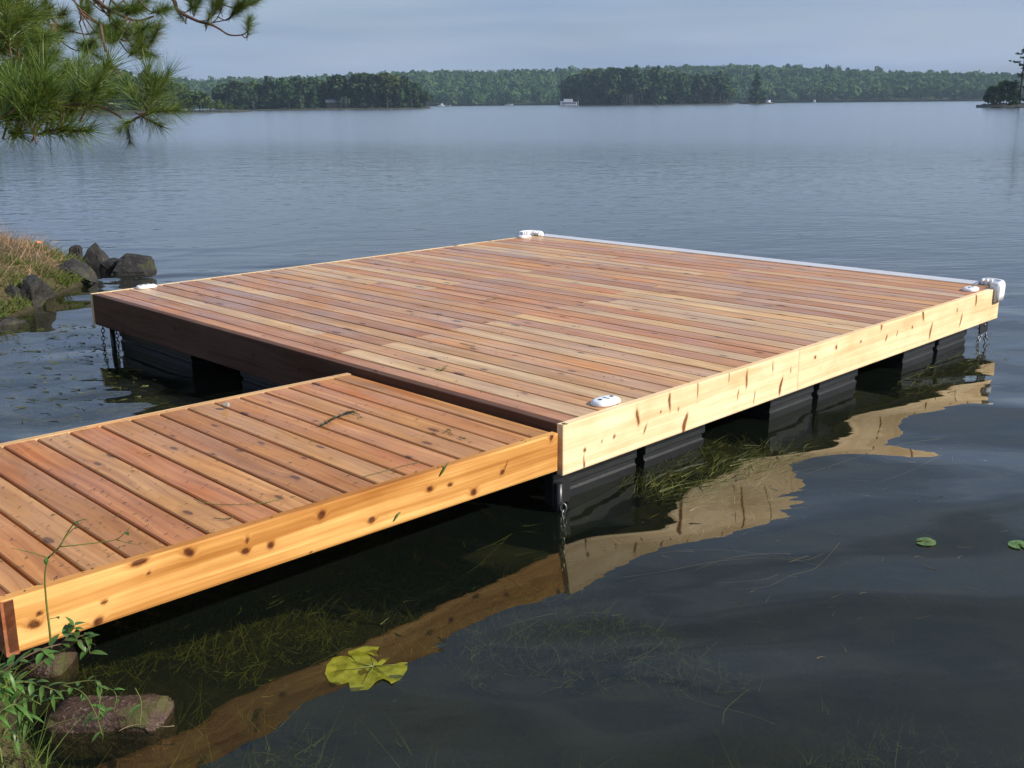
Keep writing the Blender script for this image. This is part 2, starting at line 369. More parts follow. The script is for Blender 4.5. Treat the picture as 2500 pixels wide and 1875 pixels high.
GZ = ground_h(GX, GY)
wig = np.array([mnoise.noise(Vector((a*1.7, b*1.7, .3))) for a, b in zip(GX.ravel(), GY.ravel())]).reshape(GX.shape)
GZ = GZ+wig*np.where(np.hypot(GX, GY) < 40, .05, 0)
ni, nj = GX.shape; idx = np.arange(ni*nj).reshape(ni, nj)
GF = np.stack([idx[:-1, :-1], idx[1:, :-1], idx[1:, 1:], idx[:-1, 1:]], -1).reshape(-1, 4)
tag(link('lake_bed', npmesh('lake_bed', np.stack([GX, GY, GZ], -1).reshape(-1, 3), GF, True), M_GROUND), kind='structure')
wv = [(-1560, -1560, 0), (1560, -1560, 0), (1560, 1560, 0), (-1560, 1560, 0)]
tag(link('lake_water', mesh('lake_water', wv, [(0, 1, 2, 3)]), M_WATER), kind='structure')

def sky_px(px):      # outline of the wooded hills in the photograph
    return float(np.interp(px, [-900, 0, 300, 500, 800, 1000, 1250, 1500, 1750, 1950, 2100, 2300, 2500, 3300], [60, 60, 58, 58, 62, 72, 74, 75, 79, 74, 62, 54, 46, 40]))
D0, D1 = 840., 1080.
def hill_h(px, d):
    top = sky_px(px)/FPX*D1-10.5
    t = min(1, max(0, (d-D0-8)/(D1-D0)))
    return -.6+ (top+.6)*(math.sin(t*math.pi/2)**.9 if t > 0 else 0)+(.9 if d > D0+4 else 0)
pxs = np.linspace(-900, 3300, 106); ds = [D0-6, D0+3, D0+8, D0+40, D0+80, D0+130, D0+180, D1, D1+120, D1+320]
hv = []; 
for px in pxs:
    for d in ds:
        p = shore(px, d); hv.append((p.x, p.y, hill_h(px, min(d, D1)) if d > D0 else -2.))
nd = len(ds); hf = [[i*nd+j, (i+1)*nd+j, (i+1)*nd+j+1, i*nd+j+1] for i in range(len(pxs)-1) for j in range(nd-1)]
tag(link('hills', mesh('hills', hv, hf, True), simple('forest_floor', (.035, .05, .02), .9, .1, var=.3, vscale=.05)), kind='structure')

# ------------------------------------------------------------------ trees
def crown_faces(n, rx, rz, z0, lobes, size, seed, cone=0.0, flat=.0):
    """leaf-clump triangles spread through a lumpy crown; returns V,F arrays"""
    g = np.random.default_rng(seed)
    L = g.normal(size=(lobes, 3)); L /= np.linalg.norm(L, axis=1)[:, None]
    u = g.normal(size=(n, 3)); u /= np.linalg.norm(u, axis=1)[:, None]
    u[:, 2] = np.where(u[:, 2] < -.55, -u[:, 2], u[:, 2])
    lump = .72+.36*np.max(np.clip(u@L.T, 0, 1)**6, axis=1)
    rr = lump*(1-.35*g.random(n)**2.5)
    c = u*rr[:, None]
    if cone:
        h = g.random(n)**1.35; a = g.random(n)*2*np.pi
        tier = .78+.22*np.cos(h*2*np.pi*cone); r = (1-h)**.8*tier*(.55+.45*np.sqrt(g.random(n)))*(1+.25*np.sin(a*2+seed)+.15*np.sin(a*5+h*9))
        c = np.stack([np.cos(a)*r, np.sin(a)*r, h*2-1-.15*r], -1)
    c = c*np.array([rx, rx, rz]); c[:, 2] += z0+rz
    nrm = c-np.array([0, 0, z0+rz*.6]); nrm /= np.linalg.norm(nrm, axis=1)[:, None]+1e-6
    nrm = nrm*.7+g.normal(size=(n, 3))*.55; nrm /= np.linalg.norm(nrm, axis=1)[:, None]
    t = np.cross(nrm, g.normal(size=(n, 3))); t /= np.linalg.norm(t, axis=1)[:, None]+1e-6
    b = np.cross(nrm, t); s = size*(.6+.8*g.random(n))[:, None]
    asp = (.5+.4*g.random(n))[:, None]
    V = np.stack([c+t*s, c+b*s*asp, c-t*s*.9, c-b*s*asp*1.1], 1).reshape(-1, 3)
    F = np.arange(4*n).reshape(n, 4); return V, F
def far_tree_mesh(name, kind, seed, n, leafm):
    if kind == 'conifer': V, F = crown_faces(n, .22, .47, .04, 6, .055, seed, cone=5+seed % 3)
    elif kind == 'pine': V, F = crown_faces(n, .25, .34, .30, 9, .055, seed)
    elif kind == 'shrub': V, F = crown_faces(n, .42, .40, .02, 9, .085, seed)
    else: V, F = crown_faces(n, .33, .40, .16, 8, .06, seed)
    tv, tf = [], []; tube(tv, tf, [(0, 0, -.04), (.006, 0, .4), (0, .004, .85 if kind == 'conifer' else .7)], [.02, .015, .004], 4, False)
    tV = np.array([list(p) for p in tv]); V2 = np.vstack([V, tV]); F2 = np.vstack([F, np.array(tf)+len(V)])
    me = npmesh(name, V2, F2, False, [0]*len(F)+[1]*len(tf)); me.materials.append(leafm); me.materials.append(M_TRUNK); return me

# the forest on the far hills reads as one mass
TV, TF = [], []; base = 0
protos = [crown_faces(90, 5.6, 4.6, 1.6, 9, 1.25, s) for s in (1, 2, 3)]+[crown_faces(80, 4.4, 5.4, 1.4, 7, 1.2, 4), crown_faces(50, 2.8, 6.2, .6, 5, 1.0, 5, cone=4)]
for k in range(5600):
    px = rng.uniform(-500, 3000); t = rng.random()**.75; d = D0+8+t*(D1-D0+10)
    if rng.random() < .10: d = D0+rng.uniform(2, 10)
    p = shore(px, d); z = hill_h(px, min(d, D1))
    V, F = protos[rng.choices(range(5), [3, 3, 3, 1.5, .35])[0]]
    s = rng.uniform(.80, 1.12); a = rng.random()*6.28; ca, sa = math.cos(a)*s, math.sin(a)*s
    X = V[:, 0]*ca-V[:, 1]*sa+p.x; Y = V[:, 0]*sa+V[:, 1]*ca+p.y; Z = V[:, 2]*s*rng.uniform(.85, 1.15)+z-.8
    TV.append(np.stack([X, Y, Z], -1)); TF.append(F+base); base += len(V)
tag(link('hillside_forest', npmesh('hillside_forest', np.vstack(TV), np.vstack(TF)), M_FOREST), 'continuous hazy green hardwood forest covering the far hills', 'forest', kind='stuff')

con = [far_tree_mesh('conifer_mesh', 'conifer', s, 330, M_CONIF) for s in (11, 12, 13)]
pin = [far_tree_mesh('pine_mesh', 'pine', s, 300, M_CONIF) for s in (21, 22, 23)]
dec = [far_tree_mesh('broadleaf_mesh', 'broad', s, 330, M_DECID) for s in (31, 32, 33)]
shr = [far_tree_mesh('shrub_mesh', 'shrub', s, 260, M_DECID) for s in (41, 42)]
def ragged_pine_mesh():
    g = np.random.default_rng(77); C_, N2 = [], []
    for b in range(30):
        h = .28+.70*(b/29)**.9; a = g.random()*6.28; L_ = (.30*(1-h)**.6+.05)*g.uniform(.6, 1.25)
        for k in range(int(14+60*L_)):
            t = .25+.75*g.random(); q = np.array([math.cos(a)*L_*t, math.sin(a)*L_*t, h+.10*L_*t*t])+g.normal(size=3)*[.018, .018, .008]; C_.append(q)
    C_ = np.array(C_); n = len(C_); t = g.normal(size=(n, 3)); t[:, 2] *= .25; t /= np.linalg.norm(t, axis=1)[:, None]; b = np.cross(t, g.normal(size=(n, 3))*[.3, .3, 1]); b /= np.linalg.norm(b, axis=1)[:, None]
    V = np.stack([C_+t*.034, C_+b*.014, C_-t*.034, C_-b*.014], 1).reshape(-1, 3); F = np.arange(4*n).reshape(n, 4)
    tv, tf = [], []; tube(tv, tf, [(0, 0, -.06), (.012, 0, .3), (0, .01, .7), (.01, 0, 1.)], [.022, .017, .010, .003], 5, False)
    V2 = np.vstack([V, np.array([list(p) for p in tv])]); me = npmesh('ragged_pine', V2, np.vstack([F, np.array(tf)+len(V)]), False, [0]*n+[1]*len(tf)); me.materials.append(M_CONIF); me.materials.append(M_TRUNK); return me
def island(name, px0, px1, d, w, label_ground=None):
    v, f = [], []; n = 40
    for i in range(n+1):
        t = i/n; px = px0+(px1-px0)*t; e = max(.12, math.sin(math.pi*t)**.45)
        for q, z in ((-1.02, -1.5), (-1, .10), (-.9, .3), (0, 1.0), (1, .2), (1.05, -1.5)):
            p = shore(px, d+q*w/2*e+rng.uniform(-.5, .5)); v.append((p.x, p.y, z*(.5+.5*e)*rng.uniform(.8, 1.2) if z > 0 else z))
    f = [[i*6+j, (i+1)*6+j, (i+1)*6+j+1, i*6+j+1] for i in range(n) for j in range(5)]
    f += [[0, 1, 2, 3, 4, 5], [n*6+j for j in reversed(range(6))]]
    tag(link(name, mesh(name, v, f, False), rockmat(name+'_rock', (.03, .032, .02), (.06, .06, .04), (.13, .12, .09), .5)), kind='structure')
def far_tree(me, name, px, d, h, label, cat, group, wide=1., z=.3):
    p = shore(px, d); o = link(name, me, None, None, (p.x, p.y, z), (0, 0, rng.random()*6.28)); o.scale = (h*wide, h*wide, h)
    return tag(o, label, cat, group)
def grow(px0, px1, d, w, n, hfun, mix, label, group, name, cat='tree'):
    for k in range(n):
        px = px0+(px1-px0)*((k+rng.random())/n); e = max(.15, math.sin(math.pi*min(.98, max(.02, (px-px0)/(px1-px0))))**.45)
        dd = d+rng.uniform(-.5, .4)*w*e; me = rng.choice(mix)
        hf_ = rng.uniform(.62, 1.12); size = 'tall' if hf_ > .97 else 'short' if hf_ < .76 else 'middling'
        kind = {'con': 'pointed dark spruce', 'pin': 'round-topped dark pine', 'bro': 'leafy green tree', 'shr': 'spreading green bush'}[me.name[:3]]
        nm = {'con': 'spruce_tree', 'pin': 'pine_tree', 'bro': 'broadleaf_tree', 'shr': 'shore_bush'}[me.name[:3]]
        far_tree(me, nm, px, dd, hfun(px)*hf_, size+' '+kind+' '+label, 'bush' if nm == 'shore_bush' else 'tree', size+' '+kind+' '+group, rng.uniform(.9, 1.3))
# long island behind the dock
island('long_island', 524, 1050, 450, 46)
grow(528, 1050, 450, 44, 130, lambda px: np.interp(px, [528, 560, 700, 860, 960, 1020, 1050], [8, 10.5, 12, 13.2, 13, 10, 6]), con+pin+pin+dec[:1],
     'among those crowding the long low wooded island', 'on the long island', 'evergreen_tree')
# island beside the houseboat
island('wooded_island', 1368, 1792, 600, 60)
grow(1374, 1785, 600, 54, 125, lambda px: np.interp(px, [1374, 1420, 1540, 1640, 1720, 1760, 1785], [13, 17.5, 19.5, 17, 14, 15.5, 9]), con+pin+pin+dec[:1],
     'among those on the wooded island beside the houseboat', 'on the houseboat island', 'evergreen_tree')
island('tiny_islet', 1806, 1890, 575, 10)
far_tree(con[1], 'spruce_tree', 1846, 575, 15.5, 'lone triangular spruce standing on the tiny bare islet', 'tree', None, 1.45)
# wooded left shore and its low point
for i, (px, d, w_) in enumerate(((330, 330, 60),)):
    island('wooded_shore', -500, 610, 335, 80)
grow(-300, 470, 350, 60, 70, lambda px: np.interp(px, [-300, 100, 330, 430, 470], [15, 14, 12.5, 10, 7]), dec+dec+con,
     'in the wood along the curving lake shore', 'on the curving shore', 'shore_tree')
grow(400, 592, 322, 24, 20, lambda px: np.interp(px, [400, 480, 510, 545, 592], [6.5, 7, 4.6, 3.2, 1.6]), shr+dec,
     'on the tapering tip of the curving shore', 'on the shore tip', 'shore_bush', 'bush')
# rocky point with pine
island('rocky_point', 2384, 2760, 236, 24)
PT = 'dark ragged pine leaning on the bare rocky point'
far_tree(ragged_pine_mesh(), 'ragged_pine', 2490, 233, 11.0, PT, 'tree', None, 1.0, .6)
far_tree(shr[0], 'shore_shrub', 2424, 234, 5.8, 'tall dark green shrub alone at the tip of the rocky point', 'shrub', None, .8, -.4)
far_tree(shr[1], 'young_tree', 2457, 235, 7.0, 'young broad tree between the shrub and the ragged pine on the rocky point', 'tree', None, .75, -.3)
far_tree(con[2], 'young_spruce', 2474, 231, 4.6, 'short young spruce at the foot of the ragged pine', 'tree', None, 1.2, .5)
grow(2520, 2750, 240, 18, 12, lambda px: 9., con+pin, 'in the clump behind the ragged pine on the rocky point', 'behind the rocky point', 'evergreen_tree')

# houseboat and boats far off
M_HB = simple('pale_boat_paint', (.50, .53, .58), .5, .4, var=.1, vscale=.6)
M_HBD = simple('boat_window', (.06, .08, .10), .2, .5)
M_HBH = simple('boat_hull_grey', (.18, .2, .24), .5, .4)
p = shore(1391, 566); hb = empty('houseboat', (p.x, p.y, 0), (0, 0, YAW-math.pi/2-.1))
tag(hb, 'pale two-storey houseboat moored against the wooded island', 'houseboat')
link('hull', box_mesh('hull', -5.2, 4.6, -1.6, 1.6, -.3, .45, .15), M_HBH, hb)
link('cabin', box_mesh('cabin', -3.0, 3.6, -1.4, 1.4, .45, 1.9, .05), M_HB, hb)
link('roof', box_mesh('roof', -3.4, 3.9, -1.6, 1.6, 1.9, 2.05, .03), M_HB, hb)
up = link('upper_cabin', box_mesh('upper_cabin', -3.1, 1.4, -1.3, 1.3, 2.05, 3.5, .05), M_HB, hb)
link('porch', box_mesh('porch', -5.0, -3.3, -1.3, 1.3, .45, 2.4, .05), simple('blue_grey_canvas', (.35, .38, .5), .8), hb)
for x in (-2.2, -.9, .4, 1.7, 2.9): link('window', box_mesh('window', x-.4, x+.4, -1.43, -1.38, .95, 1.55), M_HBD, hb)
link('mast', tube_mesh('mast', [(4.4, 0, .4), (4.4, 0, 2.4)], .09, 6), M_HB, hb)
def boat(px, d, rz, L_, label, cab=True):
    p = shore(px, d); b = empty('motorboat', (p.x, p.y, 0), (0, 0, rz)); tag(b, label, 'boat')
    bm = bmesh.new(); sec = []
    for t, w, z0 in ((-1, .85, -.15), (-.3, 1., -.2), (.5, .8, -.1), (1., .05, .35)):
        sec.append([bm.verts.new((t*L_/2, sx*w*s_, z)) for sx, s_, z in ((-1, 1, .75), (-1, .7, z0), (1, .7, z0), (1, 1, .75))])
    for a, c in zip(sec[:-1], sec[1:]):
        for j in range(4): bm.faces.new((a[j], a[(j+1) % 4], c[(j+1) % 4], c[j]))
    bm.faces.new(sec[0]); bm.faces.new(list(reversed(sec[-1]))); bmesh.ops.recalc_face_normals(bm, faces=bm.faces)
    link('hull', bmmesh('hull', bm), M_HB, b)
    if cab: link('cabin', box_mesh('cabin', -L_*.12, L_*.2, -.7, .7, .7, 1.9, .15), M_HB, b)
    link('windscreen', box_mesh('windscreen', L_*.16, L_*.22, -.6, .6, .75 if not cab else 1.2, 1.15 if not cab else 1.6), M_HBD, b)
YB = YAW-math.pi/2
boat(1078, 828, YB+.2, 6, 'small white motorboat with cabin moored below the long hill', True)
boat(1092, 826, YB+2.9, 4.5, 'low open white boat moored beside the cabin motorboat')if False else boat(1093, 826, YB+2.9, 4.5, 'low open white boat moored next to the cabin motorboat', False)
boat(1243, 828, YB, 6.5, 'open white boat by itself on the far shore near the houseboat', False)
boat(1876, 640, YB+.5, 6, 'white cabin boat just beyond the tiny islet', True)
boat(1988, 828, YB+1.2, 6.5, 'lone white cabin boat below the far hill right past the islet' if False else 'white cabin boat alone under the far forest beyond the tiny islet', True)
p = shore(815, 440); ct = empty('cottage', (p.x, p.y, 2.6), (0, 0, YB+.2)); tag(ct, 'small cottage with pale roof glimpsed among the trees of the long island', 'cottage')
link('wall', box_mesh('wall', -3, 3, -2, 2, -2.4, .2), simple('cottage_wall', (.12, .09, .06), .8), ct)
link('roof', mesh('roof', [(-3.3, -2.4, .1), (3.3, -2.4, .1), (3.3, 2.4, .1), (-3.3, 2.4, .1), (-3.3, 0, 1.3), (3.3, 0, 1.3)], [(0, 1, 5, 4), (2, 3, 4, 5), (0, 4, 3), (1, 2, 5), (3, 2, 1, 0)]), simple('pale_metal_roof', (.5, .5, .48), .5), ct)

# ------------------------------------------------------------------ the floating dock
ZD = .4176; DW = 5.0; DL = 4.924; FH = .2398; TH = .038; PT_ = .1429
dock = empty('floating_dock', (0, 0, 0)); tag(dock, 'large square floating cedar dock with white corner bumpers and black floats', 'dock')
TONES = [(.50, .255, .130), (.48, .235, .125), (.53, .295, .155), (.46, .235, .130), (.54, .32, .175), (.40, .215, .135), (.50, .245, .135), (.54, .295, .145), (.48, .25, .14)]
LIGHT = [(.58, .37, .18), (.55, .345, .175), (.56, .355, .18)]
def tone(): 
    c = rng.choice(TONES); k = rng.uniform(.86, 1.06); return (c[0]*k, c[1]*k*.96, c[2]*k*.84)
# joints read off the photograph: (px, py, lighter side: L towards the far left, R towards the near right)
JO = [(934, 842, 'R'), (847, 858, 'R'), (1031, 820, 'r'), (1125, 800, 'R'), (1281, 766, 'R'), (1357, 752, 'R'), (1429, 737, 'R'), (1306, 660, 'L'), (1122, 692, 'L'), (1053, 705, 'L'), (974, 719, 'L'), (880, 734, 'r'), (823, 743, 'L'), (1375, 650, 'r'), (1422, 641, 'L'), (1494, 629, 'L'), (814, 864, ''), (1543, 703, 'R'), (1613, 696, 'r'), (1721, 668, 'L'), (1800, 648, ''), (1794, 661, 'L'), (735, 758, '')]
NROW = 34; g0 = .0022
edges = [TH+.004]+[g0+n*PT_ for n in range(1, NROW)]+[DL-TH-.004]
jrow = {}
for px, py, sd in JO:
    w = at(px, py, ZD); r_ = next((i for i in range(len(edges)-1) if edges[i] <= w.x < edges[i+1]), None)
    if r_ is not None and r_ not in jrow and .5 < w.y < DW-.5: jrow[r_] = (w.y, sd)
GAP = .0115
for r_ in range(len(edges)-1):
    x0, x1 = edges[r_]+GAP/2, edges[r_+1]-GAP/2; ya, yb = TH+.003, DW-TH-.003
    if r_ in jrow: yj, sd = jrow[r_]
    else: yj, sd = (rng.choice([1.32, 3.66, 2.45, 1.9, 3.1])+rng.uniform(-.1, .1), rng.choice(['', '', 'L', 'R']))
    for k, (y0, y1) in enumerate(((ya, yj-.0012), (yj+.0012, yb))):
        c = tone()
        if (k == 0 and sd in 'Rr' and sd) or (k == 1 and sd == 'L'):
            c = rng.choice(LIGHT) if sd != 'r' else (.52, .30, .16)
        me = plank_mesh('deck_plank', y1-y0, x1-x0, .036, .0035)
        link('deck_plank', me, M_DECK, dock, ((x0+x1)/2, y0, ZD-rng.uniform(.0, .0016)), (0, 0, math.pi/2), c)
# outer boards; local x length, local y height, front face = local +z
def fascia(name, L_, H, loc, rz, mat, color, parent, notch=False, label=None, lead=(0, 0)):
    me = plank_mesh(name, L_, H, TH, .003)
    o = link(name, me, mat, parent, loc, None, color)
    o.rotation_euler = Matrix.Rotation(rz, 4, 'Z').to_euler()
    o.rotation_euler = (Matrix.Rotation(rz, 3, 'Z') @ Matrix.Rotation(math.pi/2, 3, 'X')).to_euler()
    if label: o['label'] = label
    return o
def marked_board(L_, H, marks, mat, loc, color, parent, notch=0., label=None, step=.007):
    """board with a finely meshed sunny face that carries its knots as attributes; marks: x, y, half width, half height, halo reach"""
    nx = int(L_/step); ny = int(H/step); X, Y = np.meshgrid(np.linspace(0, L_, nx+1), np.linspace(-H/2, H/2, ny+1), indexing='ij')
    K = np.zeros_like(X); A = np.zeros_like(X)
    for i, (x, y, w, h, hr, sk) in enumerate(marks):
        hr = 1+(hr-1)*.9
        dx = (X-x-sk*(Y-y)+.25*w*np.sin((Y-y)*60+i))/w; dy = (Y-y)/h; r = np.sqrt(dx*dx+dy*dy)
        K = np.maximum(K, np.clip((1.15-r)/.4, 0, 1)); rh = np.sqrt((dx/hr)**2+(dy/(1+(hr-1)*.8))**2); A = np.maximum(A, np.clip(1.1-rh, 0, 1)**1.2)
    Z = np.zeros_like(X); Z[0] = Z[-1] = -.0025; Z[:, 0] = Z[:, -1] = -.0025
    idx = np.arange(X.size).reshape(X.shape); F = np.stack([idx[:-1, :-1], idx[1:, :-1], idx[1:, 1:], idx[:-1, 1:]], -1)
    if notch:
        cx = (X[:-1, :-1]+X[1:, 1:])/2; cy = (Y[:-1, :-1]+Y[1:, 1:])/2; F = F[~((cx > L_-notch) & (cy > H/2-notch))]
    F = F.reshape(-1, 4); V = np.stack([X, Y, Z], -1).reshape(-1, 3)
    out = [(0, -H/2), (L_, -H/2), (L_, H/2), (0, H/2)] if not notch else [(0, -H/2), (L_, -H/2), (L_, H/2-notch), (L_-notch, H/2-notch), (L_-notch, H/2), (0, H/2)]
    n = len(out); b0 = len(V); B = np.array([(x, y, -.0025) for x, y in out]+[(x, y, -TH) for x, y in out])
    sides = [[b0+i, b0+n+i, b0+n+(i+1) % n, b0+(i+1) % n] for i in range(n)]
    me = bpy.data.meshes.new('side_board'); me.from_pydata(np.vstack([V, B]).tolist(), [], F.tolist()+sides+[[b0+n+i for i in reversed(range(n))]])
    for nm, arr in (('knot', K), ('halo', A)):
        at_ = me.attributes.new(nm, 'FLOAT', 'POINT'); at_.data.foreach_set('value', np.concatenate([arr.ravel(), np.zeros(len(B))]).astype(np.float32))
    o = link('side_board', me, mat, parent, loc, (math.pi/2, 0, 0), color)
    if label: o['label'] = label
    return o
def on_side(px, py, y0):
    q = ray(px, py); return CAM+q*((y0-CAM.y)/q.y)
DK = [(1557, 1019, .012, .045, 2.2, -.15), (1635, 981, .010, .05, 1.8, -.05), (1672, 1034, .017, .055, 1.5, .25), (1575, 1048, .007, .025, 1.8, .4), (1499, 1066, .010, .010, 1.6, 0), (1427, 1099, .009, .012, 1.8, 0), (1426, 1130, .005, .04, 1.5, 0), (1823, 925, .008, .055, 2.4, 0), (1906, 943, .014, .055, 1.5, .25), (1842, 969, .004, .04, 1.5, .1), (1656, 999, .006, .012, 1.6, 0), (1704, 950, .004, .05, 2.5, 0), (1887, 898, .004, .04, 2, 0), (1931, 903, .006, .02, 1.5, 0), (1802, 964, .005, .03, 1.5, .2),
      (1990, 872, .013, .012, 1.8, 0), (2042, 848, .012, .014, 2.6, 0), (2102, 834, .012, .010, 1.8, 0), (2164, 825, .010, .022, 1.8, .3), (2190, 814, .006, .02, 1.8, .3), (2152, 793, .013, .038, 1.8, 0), (2227, 799, .011, .011, 1.7, 0), (2254, 768, .014, .045, 2.0, -.15), (2272, 808, .013, .06, 1.6, .25), (2337, 757, .010, .016, 2.8, 0), (2346, 781, .011, .05, 1.6, .25), (2383, 732, .014, .048, 1.9, -.1), (1470, 1077, .006, .006, 1.4, 0), (1613, 1006, .006, .008, 1.4, 0), (1780, 920, .003, .03, 2, 0)]
WK = [(85, 1524, .019, .015, 2.4, 0), (99, 1497, .010, .007, 1.8, 0), (257, 1470, .010, .007, 2.2, 0), (242, 1517, .018, .015, 2.0, 0), (336, 1374, .030, .012, 2.0, 0), (363, 1400, .008, .007, 2.0, 0), (461, 1349, .018, .019, 2.2, -.2), (602, 1345, .017, .013, 2.0, 0), (664, 1331, .015, .013, 2.0, 0), (604, 1319, .008, .012, 2.4, 0), (784, 1257, .018, .018, 2.2, 0), (906, 1270, .018, .014, 1.9, 0), (1049, 1194, .017, .013, 2.2, 0), (1100, 1183, .014, .009, 1.8, 0), (1159, 1201, .018, .016, 2.4, 0), (1228, 1152, .015, .012, 2.4, .2), (1346, 1067, .012, .022, 3.0, 0), (760, 1349, .007, .005, 2, 0), (1236, 1135, .003, .02, 1.5, .6)]
zc = ZD-FH/2
CREAM = (.80, .60, .33)
XJ = at(1951, 850, ZD-.06).x
q = ray(1951, 880); XJ = (CAM+q*((0-CAM.y)/q.y)).x
dmk = [(on_side(a, b, 0), w, h, hr, sk) for a, b, w, h, hr, sk in DK]
marked_board(XJ-.001, FH, [(p_.x, p_.z-zc, w, h, hr, sk) for p_, w, h, hr, sk in dmk if p_.x < XJ], M_DOCKSIDE, (0, 0, zc), (.88, .69, .43), dock, label='cream near side board of the dock with streaky knots')
marked_board(DL-XJ-.001, FH, [(p_.x-XJ, p_.z-zc, w, h, hr, sk) for p_, w, h, hr, sk in dmk if p_.x >= XJ], M_DOCKSIDE, (XJ+.001, 0, zc), (.86, .66, .40), dock, notch=.085, label='cream side board notched for the corner bumper')
fascia('side_board', DL, FH, (DL, DW, zc), math.pi, M_PALE, CREAM, dock)
fascia('end_board', DW-2*TH-.004, FH, (0.0, DW-TH-.002, zc), -math.pi/2, M_WARM, (.105, .052, .033), dock, label='reddish cedar end board facing the walkway, shade darkened into its colour')  # same cedar as the other boards, colour darkened to stand for its shade
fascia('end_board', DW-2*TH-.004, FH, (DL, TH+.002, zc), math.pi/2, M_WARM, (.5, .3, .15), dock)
# joists under the deck
for k in range(9):
    x = .05+k*(DL-.1-.04)/8
    link('joist', box_mesh('joist', x, x+.038, TH+.004, DW-TH-.004, ZD-FH+.02, ZD-.04), M_UNDER, dock) if k in (0, 4, 8) else None
for y in (.10, 1.6, 3.3, 4.83): link('stringer', box_mesh('stringer', .10, DL-.10, y, y+.038, ZD-FH-.012, ZD-.055), M_UNDER, dock)
# floats: black plastic tubs with a deep vertical slot
def float_mesh(wx, wy, zt, zb):
    bm = bmesh.new(); sl_ = .035; s0 = wx*.5
    def ring(z, ins):
        o = [(ins, ins), (s0-sl_, ins), (s0-sl_+.008, .06+ins), (s0+sl_-.008, .06+ins), (s0+sl_, ins), (wx-ins, ins), (wx-ins, wy-ins), (s0+sl_, wy-ins), (s0+sl_-.008, wy-.06-ins), (s0-sl_+.008, wy-.06-ins), (s0-sl_, wy-ins), (ins, wy-ins)]
        return [bm.verts.new((x, y, z)) for x, y in o]
    prof = [(zt, .012), (zt-.01, 0), (zt-.085, 0), (zt-.095, .012), (zt-.115, .012), (zt-.125, .002), (zb, .03)]
    rs = [ring(z, i) for z, i in prof]
    for a, b in zip(rs[:-1], rs[1:]):
        for j in range(12): bm.faces.new((a[j], b[j], b[(j+1) % 12], a[(j+1) % 12]))
    bm.faces.new(rs[0]); bm.faces.new(list(reversed(rs[-1]))); bmesh.ops.recalc_face_normals(bm, faces=bm.faces)
    return bmmesh('float_tub', bm)
FMX = [float_mesh(1.10, 1.15, ZD-FH-.012, -.22), float_mesh(1.04, 1.15, ZD-FH-.012, -.22)]
for x, m_ in ((.14, 0), (1.89, 1), (3.58, 1)):
    for y in (.10, 1.9, 3.72): link('float_tub', FMX[m_], M_FLOAT, dock, (x, y, 0))
# white edging along the lake side, corner bumpers, cleats
def edging():
    prof = [(0, -.09), (.022, -.09), (.034, -.07), (.04, -.02), (.04, .010), (.033, .022), (.014, .026), (-.022, .004), (-.022, .001), (0, .001)]
    v = []; n = len(prof)
    for y in (.17, DW-.17): v += [(x, y, z) for x, z in prof]
    f = [[i, (i+1) % n, n+(i+1) % n, n+i] for i in range(n)]+[list(range(n)), list(reversed(range(n, 2*n)))]
    me = mesh('edge_strip', v, f); bm = bmesh.new(); bm.from_mesh(me); bmesh.ops.recalc_face_normals(bm, faces=bm.faces); bm.to_mesh(me); bm.free(); return me
link('edge_strip', edging(), M_WHITE, dock, (DL, 0, ZD))
def bumper_mesh():
    """L-shaped moulded corner bumper; corner at origin, arms along -x and +y, outside is +x/-y"""
    arm = .15; th = .05; v = []; f = []
    # outline of centre path: from arm end along x to rounded corner then along y
    path = [(-arm, 0), (-arm*.85, 0), (-arm*.6, 0), (-.06, 0)]
    for k in range(1, 7):
        a = k/6*math.pi/2; path.append((-.06+.09*math.sin(a), .09*(1-math.cos(a))))
    path += [(.03, .13), (.03, .16), (.03, .18)]
    n = len(path); prof = [(-.5, -.105), (.42, -.10), (.56, -.05), (.58, .015), (.46, .045), (.15, .055), (-.3, .05), (-.5, .035)]
    k = len(prof)
    for i, (x, y) in enumerate(path):
        a = Vector(path[max(i-1, 0)]); b = Vector(path[min(i+1, n-1)]); t = (b-a).normalized(); nrm = Vector((t.y, -t.x))
        e = min(1, min(i, n-1-i)/2+.35)
        for o_, z in prof:
            zz = z if z < 0 else z*(.45+.55*e)
            v.append((x+nrm.x*o_*th*(1 if o_ > 0 else 1), y+nrm.y*o_*th, zz))
    for i in range(n-1):
        for j in range(k): f.append([i*k+j, i*k+(j+1) % k, (i+1)*k+(j+1) % k, (i+1)*k+j])
    f += [list(range(k)), [(n-1)*k+j for j in reversed(range(k))]]
    me = mesh('corner_bumper', v, f, False); bm = bmesh.new(); bm.from_mesh(me); bmesh.ops.recalc_face_normals(bm, faces=bm.faces)
    bmesh.ops.bevel(bm, geom=[e for e in bm.edges if e.calc_face_angle(0) > .6], offset=.006, segments=2, affect='EDGES'); bm.to_mesh(me); bm.free()
    me.polygons.foreach_set('use_smooth', [True]*len(me.polygons)); return me
BMP = bumper_mesh(); BMP.materials.append(M_WHITE)
RIB = box_mesh('rib', -.008, .008, -.022, .022, .0, .043, .004); RIB.materials.append(M_WHITE)
def bumper(loc, rz):
    b = link('corner_bumper', BMP, None, dock, loc, (0, 0, rz))
    for x, y, r_ in ((-.13, .026, 0), (-.095, .026, 0), (-.06, .028, 0), (.004, .09, 90), (.004, .125, 90), (.004, .16, 90)):
        link('rib', RIB, None, b, (x, y, .004), (0, 0, R(r_)))
bumper((DL+.02, -.012, ZD), 0)
bumper((DL+.012, DW+.02, ZD), math.pi/2)
